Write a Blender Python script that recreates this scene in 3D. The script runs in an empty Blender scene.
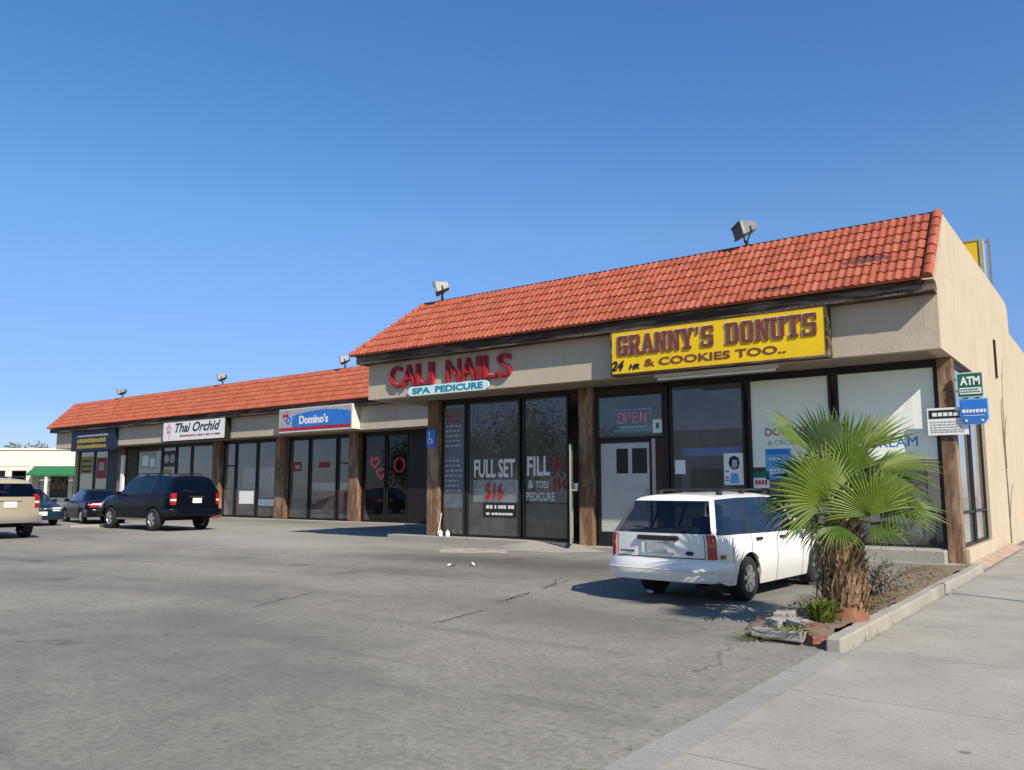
import bpy, bmesh, math, random
from mathutils import Vector, Matrix
random.seed(7)
PI = math.pi
R_ = math.radians
scene = bpy.context.scene
COL = scene.collection

# ------------------------------------------------------------------ materials
def new_mat(name):
    m = bpy.data.materials.new(name); m.use_nodes = True
    nt = m.node_tree
    for n in list(nt.nodes): nt.nodes.remove(n)
    out = nt.nodes.new('ShaderNodeOutputMaterial')
    return m, nt, out

def nd(nt, typ, **kw):
    n = nt.nodes.new(typ)
    for k, v in kw.items():
        if k.startswith('in_'):
            key = k[3:]
            n.inputs[int(key) if key.isdigit() else key.replace('_', ' ')].default_value = v
        else: setattr(n, k, v)
    return n

def ramp(nt, fac, stops):
    r = nt.nodes.new('ShaderNodeValToRGB')
    while len(r.color_ramp.elements) < len(stops): r.color_ramp.elements.new(0.5)
    for e, (p, c) in zip(r.color_ramp.elements, stops):
        e.position = p; e.color = (c[0], c[1], c[2], 1) if len(c) == 3 else c
    nt.links.new(fac, r.inputs[0]); return r.outputs[0]

def mixc(nt, fac, a, b, blend='MIX'):
    m = nt.nodes.new('ShaderNodeMix'); m.data_type = 'RGBA'; m.blend_type = blend
    for sock, v in ((m.inputs[0], fac), (m.inputs[6], a), (m.inputs[7], b)):
        if isinstance(v, (int, float)): sock.default_value = v
        elif isinstance(v, (tuple, list)): sock.default_value = (v[0], v[1], v[2], 1)
        else: nt.links.new(v, sock)
    return m.outputs[2]

def noise(nt, vec, scale, detail=4, rough=.55, dist=0):
    n = nd(nt, 'ShaderNodeTexNoise'); n.inputs['Scale'].default_value = scale
    n.inputs['Detail'].default_value = detail; n.inputs['Roughness'].default_value = rough
    n.inputs['Distortion'].default_value = dist
    if vec is not None: nt.links.new(vec, n.inputs['Vector'])
    return n.outputs['Fac']

def mapping(nt, scale=(1, 1, 1), loc=(0, 0, 0), rot=(0, 0, 0), src='Object'):
    tc = nd(nt, 'ShaderNodeTexCoord'); mp = nd(nt, 'ShaderNodeMapping')
    mp.inputs['Scale'].default_value = scale; mp.inputs['Location'].default_value = loc
    mp.inputs['Rotation'].default_value = rot
    nt.links.new(tc.outputs[src], mp.inputs['Vector']); return mp.outputs[0]

def bump(nt, h, strength, dist=.02):
    b = nd(nt, 'ShaderNodeBump'); b.inputs['Strength'].default_value = strength
    b.inputs['Distance'].default_value = dist; nt.links.new(h, b.inputs['Height']); return b.outputs[0]

def principled(nt, out, color, rough=.6, metal=0, normal=None, spec=.5, coat=0):
    p = nd(nt, 'ShaderNodeBsdfPrincipled')
    if isinstance(color, (tuple, list)): p.inputs['Base Color'].default_value = (*color[:3], 1)
    else: nt.links.new(color, p.inputs['Base Color'])
    if isinstance(rough, (int, float)): p.inputs['Roughness'].default_value = rough
    else: nt.links.new(rough, p.inputs['Roughness'])
    p.inputs['Metallic'].default_value = metal
    p.inputs['Specular IOR Level'].default_value = spec
    p.inputs['Coat Weight'].default_value = coat
    p.inputs['Coat Roughness'].default_value = .04
    if normal is not None: nt.links.new(normal, p.inputs['Normal'])
    nt.links.new(p.outputs[0], out.inputs[0]); return p

MATS = {}
def plain(name, c, rough=.6, metal=0, var=.18, scale=6, bmp=0, spec=.4, coat=0, sc=(1, 1, 1)):
    """a slightly uneven coloured surface"""
    if name in MATS: return MATS[name]
    m, nt, out = new_mat(name)
    v = mapping(nt, sc); f = noise(nt, v, scale, 5, .6)
    f2 = noise(nt, v, scale * 7, 3, .6)
    lo = tuple(x * (1 - var) for x in c); hi = tuple(min(1, x * (1 + var)) for x in c)
    col = ramp(nt, f, [(.3, lo), (.7, hi)])
    col = mixc(nt, .25, col, ramp(nt, f2, [(.35, lo), (.65, hi)]))
    rg = nd(nt, 'ShaderNodeMapRange'); nt.links.new(f, rg.inputs[0])
    rg.inputs[3].default_value = max(.02, rough - .07); rg.inputs[4].default_value = min(1, rough + .07)
    principled(nt, out, col, rg.outputs[0], metal, bump(nt, f2, bmp) if bmp else None, spec, coat)
    MATS[name] = m; return m

def stucco(name, c, stain=(.25, .2, .15), amt=.35):
    m, nt, out = new_mat(name)
    v = mapping(nt); n1 = noise(nt, v, .8, 5, .6); n2 = noise(nt, v, 45, 4, .65)
    vs = mapping(nt, (2.2, 2.2, .25)); n3 = noise(nt, vs, 1.6, 6, .65)
    col = ramp(nt, n1, [(.3, tuple(x * .9 for x in c)), (.7, tuple(min(1, x * 1.06) for x in c))])
    col = mixc(nt, ramp(nt, n3, [(.52, (0, 0, 0)), (.8, (amt, amt, amt))]), col, stain)
    col = mixc(nt, .3, col, ramp(nt, n2, [(.35, tuple(x * .6 for x in c)), (.65, c)]))
    pt = nd(nt, 'ShaderNodeTexVoronoi'); pt.inputs['Scale'].default_value = .55; nt.links.new(v, pt.inputs['Vector'])
    pv = nd(nt, 'ShaderNodeSeparateColor'); nt.links.new(pt.outputs['Color'], pv.inputs[0])
    col = mixc(nt, ramp(nt, pv.outputs[0], [(.68, (0, 0, 0)), (.7, (.14, .14, .14))]), col, tuple(x * .8 for x in c))   # patched repairs
    ce = nd(nt, 'ShaderNodeTexVoronoi'); ce.feature = 'DISTANCE_TO_EDGE'; ce.inputs['Scale'].default_value = .33
    wn = nd(nt, 'ShaderNodeTexNoise'); wn.inputs['Scale'].default_value = 1.6; wn.inputs['Detail'].default_value = 4; nt.links.new(v, wn.inputs['Vector'])
    wv = nd(nt, 'ShaderNodeVectorMath'); wv.operation = 'MULTIPLY_ADD'; nt.links.new(wn.outputs['Color'], wv.inputs[0]); wv.inputs[1].default_value = (.9, .9, .9); nt.links.new(v, wv.inputs[2]); nt.links.new(wv.outputs[0], ce.inputs['Vector'])
    col = mixc(nt, ramp(nt, ce.outputs['Distance'], [(.001, (.22, .22, .22)), (.004, (0, 0, 0))]), col, tuple(x * .35 for x in c))
    principled(nt, out, col, .92, 0, bump(nt, n2, .5, .008), .2)
    return m

def wood(name, c, c2, peel=None, axis='z'):
    m, nt, out = new_mat(name)
    sc = {'z': (14, 14, .9), 'x': (.7, 14, 14)}[axis]
    v = mapping(nt, sc); n1 = noise(nt, v, 1.3, 6, .65, .5)
    v2 = mapping(nt, {'z': (3, 3, .8), 'x': (.6, 3, 6)}[axis]); n2 = noise(nt, v2, 1.2, 6, .7)
    col = ramp(nt, n1, [(.3, c), (.7, c2)])
    if peel: col = mixc(nt, ramp(nt, n2, [(.48, (0, 0, 0)), (.6, (.85, .85, .85))]), col, peel)
    principled(nt, out, col, .85, 0, bump(nt, n1, .4, .01), .25)
    return m

def asphalt_mat():
    m, nt, out = new_mat('asphalt')
    v = mapping(nt)
    fine = noise(nt, v, 90, 4, .7); grit = noise(nt, v, 17, 5, .7); mid = noise(nt, v, 3.0, 6, .65); big = noise(nt, v, .22, 5, .6, .6)
    col = ramp(nt, fine, [(.25, (.11, .104, .09)), (.5, (.232, .22, .188)), (.78, (.46, .435, .375))])
    col = mixc(nt, .5, col, ramp(nt, mid, [(.3, (.18, .17, .146)), (.7, (.30, .284, .243))]))
    col = mixc(nt, .42, col, ramp(nt, grit, [(.32, (.3, .3, .3)), (.5, (.98, .98, .98)), (.7, (1.55, 1.53, 1.5))]), 'MULTIPLY')
    # old darker patches and drip stains where cars stand
    col = mixc(nt, ramp(nt, big, [(.44, (0, 0, 0)), (.64, (.5, .5, .5))]), col, (.105, .099, .091))
    vs = mapping(nt, (.16, 1.3, 1), rot=(0, 0, .12)); st = noise(nt, vs, 1.3, 5, .62, .3)
    col = mixc(nt, ramp(nt, st, [(.55, (0, 0, 0)), (.74, (.45, .45, .45))]), col, (.088, .084, .08))
    vs2 = mapping(nt, (1.0, .16, 1), loc=(3, 1, 0), rot=(0, 0, -.5)); st2 = noise(nt, vs2, 1.1, 5, .62, .3)
    col = mixc(nt, ramp(nt, st2, [(.58, (0, 0, 0)), (.74, (.45, .45, .45))]), col, (.34, .32, .285))
    spots = nd(nt, 'ShaderNodeTexVoronoi'); spots.inputs['Scale'].default_value = .55
    nt.links.new(v, spots.inputs['Vector'])
    sp = ramp(nt, spots.outputs['Distance'], [(.05, (.5, .5, .5)), (.2, (0, 0, 0))])
    col = mixc(nt, sp, col, (.05, .048, .045))
    # cracks: wandering cell borders, only here and there
    wn = nd(nt, 'ShaderNodeTexNoise'); wn.inputs['Scale'].default_value = 1.1; wn.inputs['Detail'].default_value = 5
    nt.links.new(v, wn.inputs['Vector'])
    wv = nd(nt, 'ShaderNodeVectorMath'); wv.operation = 'MULTIPLY_ADD'
    nt.links.new(wn.outputs['Color'], wv.inputs[0]); wv.inputs[1].default_value = (1.3, 1.3, 0); nt.links.new(v, wv.inputs[2])
    cr = nd(nt, 'ShaderNodeTexVoronoi'); cr.feature = 'DISTANCE_TO_EDGE'; cr.inputs['Scale'].default_value = .27
    nt.links.new(wv.outputs[0], cr.inputs['Vector'])
    ck = ramp(nt, cr.outputs['Distance'], [(.001, (.7, .7, .7)), (.006, (0, 0, 0))])
    gate = ramp(nt, noise(nt, v, .35, 2, .5), [(.5, (0, 0, 0)), (.62, (.75, .75, .75))])
    ck = mixc(nt, 1, ck, gate, 'MULTIPLY')
    col = mixc(nt, ck, col, (.04, .038, .036))
    # oil and water stains where cars stand, and a paler worn lane
    for (sx, sy, rx, ry, a_, cc) in ((-11.0, 13.6, 3.8, 1.9, .8, (.058, .055, .049)), (-10.2, 11.2, 2.2, .9, .5, (.075, .07, .066)), (-14.5, 14.8, 2.5, .8, .5, (.07, .066, .06)), (-8.3, 13.2, 1.6, 2.4, .55, (.065, .06, .056)), (-5.2, 8.4, 2.6, 1.3, .5, (.07, .066, .06)),
                                     (-20.0, 15.0, 8.0, 3.0, .65, (.43, .405, .35)), (-28, 19.0, 14, 4.5, .6, (.43, .405, .35)), (-21, 11, 5, 1.5, .4, (.36, .34, .30)), (-12.8, 9.0, 4.5, 1.2, .35, (.36, .34, .30)), (-22.8, 21.5, 3, 1.6, .5, (.08, .075, .07)), (-7.5, 5.6, 2.4, .7, .4, (.10, .095, .088)), (-5.0, 4.6, 1.2, .5, .35, (.10, .096, .09))):
        mp = nd(nt, 'ShaderNodeVectorMath'); mp.operation = 'SUBTRACT'; nt.links.new(wv.outputs[0], mp.inputs[0]); mp.inputs[1].default_value = (sx + .65, sy + .65, 0)
        ms = nd(nt, 'ShaderNodeVectorMath'); ms.operation = 'MULTIPLY'; nt.links.new(mp.outputs[0], ms.inputs[0]); ms.inputs[1].default_value = (1 / rx, 1 / ry, 0)
        ln = nd(nt, 'ShaderNodeVectorMath'); ln.operation = 'LENGTH'; nt.links.new(ms.outputs[0], ln.inputs[0])
        f_ = ramp(nt, ln.outputs['Value'], [(.25, (a_, a_, a_)), (1, (0, 0, 0))])
        col = mixc(nt, mixc(nt, 1, f_, ramp(nt, grit, [(.3, (.35, .35, .35)), (.6, (1, 1, 1))]), 'MULTIPLY'), col, cc)
    principled(nt, out, col, .93, 0, bump(nt, grit, .6, .012), .25)
    return m

def concrete_mat(name='concrete', c=(.40, .385, .35), dirt=(.2, .19, .17)):
    m, nt, out = new_mat(name)
    v = mapping(nt); n1 = noise(nt, v, .9, 6, .62); n2 = noise(nt, v, 60, 4, .65); n3 = noise(nt, v, 5, 6, .7)
    col = ramp(nt, n1, [(.3, tuple(x * .68 for x in c)), (.7, tuple(x * 1.1 for x in c))])
    col = mixc(nt, .4, col, ramp(nt, n2, [(.35, tuple(x * .6 for x in c)), (.65, tuple(x * 1.15 for x in c))]))
    col = mixc(nt, ramp(nt, n3, [(.56, (0, 0, 0)), (.72, (.5, .5, .5))]), col, dirt)
    sp = nd(nt, 'ShaderNodeTexVoronoi'); sp.inputs['Scale'].default_value = 2.3; nt.links.new(v, sp.inputs['Vector'])
    col = mixc(nt, ramp(nt, sp.outputs['Distance'], [(.05, (.7, .7, .7)), (.1, (0, 0, 0))]), col, (.1, .095, .09))
    sp2 = nd(nt, 'ShaderNodeTexVoronoi'); sp2.inputs['Scale'].default_value = .7; nt.links.new(v, sp2.inputs['Vector'])
    col = mixc(nt, ramp(nt, sp2.outputs['Distance'], [(.06, (.4, .4, .4)), (.3, (0, 0, 0))]), col, dirt)
    principled(nt, out, col, .9, 0, bump(nt, n2, .4, .006), .25)
    return m

def tile_mat():
    m, nt, out = new_mat('clay_tile')
    tc = nd(nt, 'ShaderNodeTexCoord'); uvn = nd(nt, 'ShaderNodeVectorMath'); uvn.operation = 'FLOOR'
    nt.links.new(tc.outputs['UV'], uvn.inputs[0])
    wn = nd(nt, 'ShaderNodeTexWhiteNoise'); wn.noise_dimensions = '2D'; nt.links.new(uvn.outputs[0], wn.inputs['Vector'])
    col = ramp(nt, wn.outputs['Value'], [(0, (.255, .058, .031)), (.4, (.322, .077, .042)), (.75, (.35, .086, .048)), (1, (.38, .108, .064))])
    v = mapping(nt); n1 = noise(nt, v, 1.1, 6, .65); n2 = noise(nt, v, 22, 4, .6)
    col = mixc(nt, ramp(nt, n1, [(.5, (0, 0, 0)), (.75, (.35, .35, .35))]), col, (.17, .05, .03))
    col = mixc(nt, ramp(nt, n2, [(.45, (0, 0, 0)), (.8, (.4, .4, .4))]), col, (.50, .19, .11))
    # two dark blotches on the slope above the donut sign (building coordinates)
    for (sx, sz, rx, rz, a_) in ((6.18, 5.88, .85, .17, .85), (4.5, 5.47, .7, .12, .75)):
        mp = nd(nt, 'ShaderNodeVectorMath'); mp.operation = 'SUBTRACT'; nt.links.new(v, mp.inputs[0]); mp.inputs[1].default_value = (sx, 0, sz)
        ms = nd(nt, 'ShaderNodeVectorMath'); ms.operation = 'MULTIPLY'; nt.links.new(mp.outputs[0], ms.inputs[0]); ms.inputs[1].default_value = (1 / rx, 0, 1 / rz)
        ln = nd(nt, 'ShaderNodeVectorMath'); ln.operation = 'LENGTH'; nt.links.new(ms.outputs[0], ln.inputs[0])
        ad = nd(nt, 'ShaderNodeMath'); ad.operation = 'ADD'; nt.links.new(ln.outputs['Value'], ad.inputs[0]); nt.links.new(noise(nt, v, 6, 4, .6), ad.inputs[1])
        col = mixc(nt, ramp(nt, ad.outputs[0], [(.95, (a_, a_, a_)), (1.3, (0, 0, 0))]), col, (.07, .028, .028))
    principled(nt, out, col, .8, 0, bump(nt, n2, .3, .006), .3)
    return m

def glass_mat(name, tint=.82, gain=1.5, wav=.0, rough=.0, gcol=(.92, .96, 1), dust=0):
    m, nt, out = new_mat(name)
    tr = nd(nt, 'ShaderNodeBsdfTransparent'); tr.inputs[0].default_value = (tint * .95, tint, tint, 1)
    gl = nd(nt, 'ShaderNodeBsdfGlossy'); gl.inputs['Roughness'].default_value = rough; gl.inputs[0].default_value = (*gcol, 1)
    lw = nd(nt, 'ShaderNodeLayerWeight'); lw.inputs['Blend'].default_value = .5
    pw = nd(nt, 'ShaderNodeMath'); pw.operation = 'POWER'; pw.inputs[1].default_value = 4.2; nt.links.new(lw.outputs['Facing'], pw.inputs[0])
    fr = nd(nt, 'ShaderNodeMath'); fr.operation = 'MULTIPLY_ADD'; fr.inputs[1].default_value = .95; fr.inputs[2].default_value = .045; nt.links.new(pw.outputs[0], fr.inputs[0])
    if wav:
        b = bump(nt, noise(nt, mapping(nt), 1.7, 2, .5), wav, .02)
        nt.links.new(b, gl.inputs['Normal'])
    mu = nd(nt, 'ShaderNodeMath'); mu.operation = 'MULTIPLY'; mu.use_clamp = True; mu.inputs[1].default_value = gain
    nt.links.new(fr.outputs[0], mu.inputs[0])
    mx = nd(nt, 'ShaderNodeMixShader'); nt.links.new(mu.outputs[0], mx.inputs[0])
    nt.links.new(tr.outputs[0], mx.inputs[1]); nt.links.new(gl.outputs[0], mx.inputs[2])
    if dust:      # a thin uneven film of dust on the outside
        df = nd(nt, 'ShaderNodeBsdfDiffuse'); df.inputs[0].default_value = (.62, .6, .55, 1)
        mr = nd(nt, 'ShaderNodeMapRange'); nt.links.new(noise(nt, mapping(nt), 2.2, 5, .65), mr.inputs[0]); mr.inputs[1].default_value = .3; mr.inputs[2].default_value = .75; mr.inputs[3].default_value = dust * .5; mr.inputs[4].default_value = dust * 1.6
        m2 = nd(nt, 'ShaderNodeMixShader'); nt.links.new(mr.outputs[0], m2.inputs[0]); nt.links.new(mx.outputs[0], m2.inputs[1]); nt.links.new(df.outputs[0], m2.inputs[2]); mx = m2
    nt.links.new(mx.outputs[0], out.inputs[0]); return m

def leaf_mat(name, c1, c2, c3=None, trans=.3):
    m, nt, out = new_mat(name)
    v = mapping(nt); n1 = noise(nt, v, 5, 4, .6); n2 = noise(nt, mapping(nt, (1, 1, 1)), 40, 2, .5)
    col = ramp(nt, n1, [(.3, c1), (.7, c2)])
    if c3: col = mixc(nt, ramp(nt, n2, [(.58, (0, 0, 0)), (.75, (.6, .6, .6))]), col, c3)
    d = nd(nt, 'ShaderNodeBsdfPrincipled'); nt.links.new(col, d.inputs['Base Color']); d.inputs['Roughness'].default_value = .5
    d.inputs['Specular IOR Level'].default_value = .35
    t = nd(nt, 'ShaderNodeBsdfTranslucent'); nt.links.new(mixc(nt, .4, col, (.25, .4, .03)), t.inputs[0])
    mx = nd(nt, 'ShaderNodeMixShader'); mx.inputs[0].default_value = trans
    nt.links.new(d.outputs[0], mx.inputs[1]); nt.links.new(t.outputs[0], mx.inputs[2])
    nt.links.new(mx.outputs[0], out.inputs[0]); return m

def emis(name, c, s):
    m, nt, out = new_mat(name)
    e = nd(nt, 'ShaderNodeEmission'); e.inputs[0].default_value = (*c, 1); e.inputs[1].default_value = s
    nt.links.new(e.outputs[0], out.inputs[0]); return m

def carpaint(name, c, metal=0, rough=.35, dust=.1, sill=.3, coat=.7):
    m, nt, out = new_mat(name)
    v = mapping(nt); n = noise(nt, v, 3, 5, .6); n2 = noise(nt, v, 60, 2, .5)
    col = mixc(nt, ramp(nt, n, [(.4, (0, 0, 0)), (.75, (dust, dust, dust))]), c, (.3, .27, .23))
    z = nd(nt, 'ShaderNodeSeparateXYZ'); nt.links.new(v, z.inputs[0])
    dz = nd(nt, 'ShaderNodeMapRange'); nt.links.new(z.outputs[2], dz.inputs[0])
    dz.inputs[1].default_value = .5; dz.inputs[2].default_value = .2; dz.inputs[3].default_value = 0; dz.inputs[4].default_value = sill
    col = mixc(nt, dz.outputs[0], col, (.2, .18, .16))    # road dust on the sills
    principled(nt, out, col, rough, metal, None, .5 if coat > .5 else .1, coat)
    return m

M = {}
def build_mats():
    M['asphalt'] = asphalt_mat()
    M['concrete'] = concrete_mat('concrete', (.375, .35, .302), (.2, .185, .155))
    M['walk'] = concrete_mat('walk_concrete', (.36, .34, .30), (.17, .16, .14))
    M['gutter'] = concrete_mat('gutter_concrete', (.33, .315, .285), (.16, .15, .135))
    M['kerbc'] = concrete_mat('kerb_concrete', (.385, .36, .31), (.19, .175, .15))
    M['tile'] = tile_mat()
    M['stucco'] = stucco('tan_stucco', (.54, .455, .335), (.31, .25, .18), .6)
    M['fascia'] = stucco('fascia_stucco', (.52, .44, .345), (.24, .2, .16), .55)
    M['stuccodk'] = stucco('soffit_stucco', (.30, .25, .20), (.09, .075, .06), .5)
    M['beam'] = wood('weathered_beam', (.028, .018, .014), (.06, .04, .03), (.20, .15, .11), 'x')
    M['post'] = wood('brown_post', (.075, .042, .025), (.24, .14, .08), (.33, .22, .15))
    M['postdk'] = wood('dark_post', (.035, .02, .014), (.09, .05, .032))
    M['bronze'] = plain('bronze_frame', (.022, .019, .017), .45, .3, .2, 9)
    M['alu'] = plain('pale_aluminium', (.42, .38, .31), .4, .6, .12, 9)
    M['glass'] = glass_mat('shop_glass', .86, 2.4, .03, dust=.1)
    M['carglass'] = glass_mat('tinted_car_glass', .48, 1.3)
    M['carglassdk'] = glass_mat('dark_car_glass', .14, 1.0)
    M['glassdk'] = glass_mat('shaded_shop_glass', .5, 1.0, .03)  # darker tint paints the recess shade into the last wing windows
    M['inner'] = plain('shop_interior', (.24, .22, .2), .8, 0, .2, 1)
    M['innerfloor'] = plain('shop_floor', (.16, .15, .14), .5, 0, .2, 2)
    M['blind'] = plain('mint_blind', (.82, .87, .77), .16, 0, .06, .8, 0, .6)
    M['filmgrey'] = plain('grey_film', (.48, .48, .46), .2, 0, .12, 1.2, 0, .6)
    M['white'] = plain('white_sheet', (.78, .78, .76), .6, 0, .05, 4)
    M['lampgrey'] = plain('lamp_housing', (.2, .2, .2), .45, .4, .2, 5)
    M['offwhite'] = plain('off_white_metal', (.66, .65, .61), .5, 0, .12, 4)
    M['paper'] = plain('grey_paper', (.36, .37, .38), .7, 0, .25, 5)
    M['blue'] = plain('blue_print', (.03, .17, .56), .5, 0, .15, 5)
    M['skyblue'] = plain('light_blue_print', (.10, .38, .72), .5, 0, .25, 5)
    M['navy'] = plain('navy_panel', (.006, .010, .034), .5, 0, .2, 3)
    M['red'] = plain('red_letter', (.42, .016, .022), .55, 0, .3, 5)
    M['reddk'] = plain('faded_red_letter', (.26, .018, .024), .6, 0, .4, 7)
    M['yellow'] = plain('yellow_sign_face', (.80, .52, .008), .45, 0, .1, 1.5)
    M['brownletter'] = plain('brown_letter', (.17, .045, .03), .6, 0, .25, 9)
    M['black'] = plain('black_print', (.015, .015, .016), .5, 0, .2, 6)
    M['teal'] = plain('teal_letter', (.02, .22, .30), .5, 0, .15, 6)
    M['green'] = plain('green_sign', (.008, .13, .075), .5, 0, .15, 4)
    M['awning'] = plain('green_awning', (.010, .14, .05), .7, 0, .15, 2)
    M['lightblue'] = plain('pale_blue_face', (.58, .76, .80), .5, 0, .08, 3)
    M['rubber'] = plain('tyre_rubber', (.018, .018, .019), .85, 0, .25, 12)
    M['rim'] = plain('alloy_rim', (.50, .50, .51), .35, .8, .12, 12)
    M['darkplastic'] = plain('dark_trim', (.02, .02, .021), .6, 0, .2, 9)
    M['chrome'] = plain('chrome', (.7, .7, .7), .15, 1, .05, 9)
    M['taillight'] = plain('red_lens', (.32, .008, .010), .2, 0, .15, 12, 0, .6)
    M['amber'] = plain('amber_lens', (.46, .10, .015), .2, 0, .15, 12, 0, .6)
    M['clearlens'] = plain('clear_lens', (.75, .76, .78), .15, .2, .08, 12, 0, .6)
    M['seat'] = plain('car_seat', (.06, .06, .065), .9, 0, .2, 8)
    M['paintwhite'] = carpaint('white_car_paint', (.78, .78, .76), 0, .35, .05)
    M['paintblack'] = carpaint('black_car_paint', (.004, .005, .009), 0, .2, .001, .02, .15)
    M['painttan'] = carpaint('tan_car_paint', (.40, .34, .24), .2, .35, .1)
    M['paintgrey'] = carpaint('grey_lower_paint', (.24, .22, .19), .1, .45, .1)
    M['paintteal'] = carpaint('dark_teal_paint', (.006, .026, .04), .1, .3, .01, .06, .3)
    M['soil'] = concrete_mat('planter_soil', (.23, .18, .125), (.1, .08, .06))
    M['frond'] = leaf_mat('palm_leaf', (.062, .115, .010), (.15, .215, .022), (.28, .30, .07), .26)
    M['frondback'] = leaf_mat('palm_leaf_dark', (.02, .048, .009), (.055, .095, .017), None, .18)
    M['deadfrond'] = leaf_mat('dead_leaf', (.10, .065, .035), (.34, .25, .14), None, .2)
    M['petiole'] = plain('petiole', (.20, .24, .06), .6, 0, .25, 8)
    M['trunk'] = wood('palm_trunk', (.10, .055, .03), (.30, .20, .12), (.22, .09, .05))
    M['boot'] = wood('palm_boot', (.11, .055, .03), (.40, .27, .165))
    M['weed'] = leaf_mat('weed', (.10, .14, .02), (.22, .26, .045), None, .3)
    M['dryshrub'] = leaf_mat('dry_shrub', (.12, .10, .085), (.24, .205, .17), (.13, .14, .07), .15)
    M['listpaper'] = plain('dark_price_sheet', (.11, .13, .15), .5, 0, .35, 4)
    M['crownfar'] = leaf_mat('far_crown', (.11, .115, .095), (.2, .2, .165), None, .15)
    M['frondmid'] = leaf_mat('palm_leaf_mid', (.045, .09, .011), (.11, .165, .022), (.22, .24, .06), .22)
    M['crown'] = leaf_mat('tree_crown', (.03, .05, .015), (.075, .11, .03), None, .15)
    M['brick'] = plain('red_brick', (.24, .10, .07), .9, 0, .35, 9, .4)
    M['block'] = concrete_mat('grey_block', (.34, .33, .31), (.15, .14, .13))
    M['pinkwall'] = plain('white_stucco_far', (.70, .65, .58), .9, 0, .07, .6)
    M['neonred'] = emis('neon_red', (1, .08, .16), .22)
    M['neongreen'] = emis('neon_green', (.05, .8, .55), .22)
    M['neonblue'] = emis('neon_blue', (.15, .4, .9), .16)
    M['redkerb'] = plain('red_kerb_paint', (.34, .10, .075), .8, 0, .35, 5)
    M['roofing'] = plain('flat_roofing', (.12, .11, .1), .9, 0, .2, 2)
    M['steel'] = plain('galvanised_steel', (.35, .35, .35), .45, .7, .15, 8)

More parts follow.
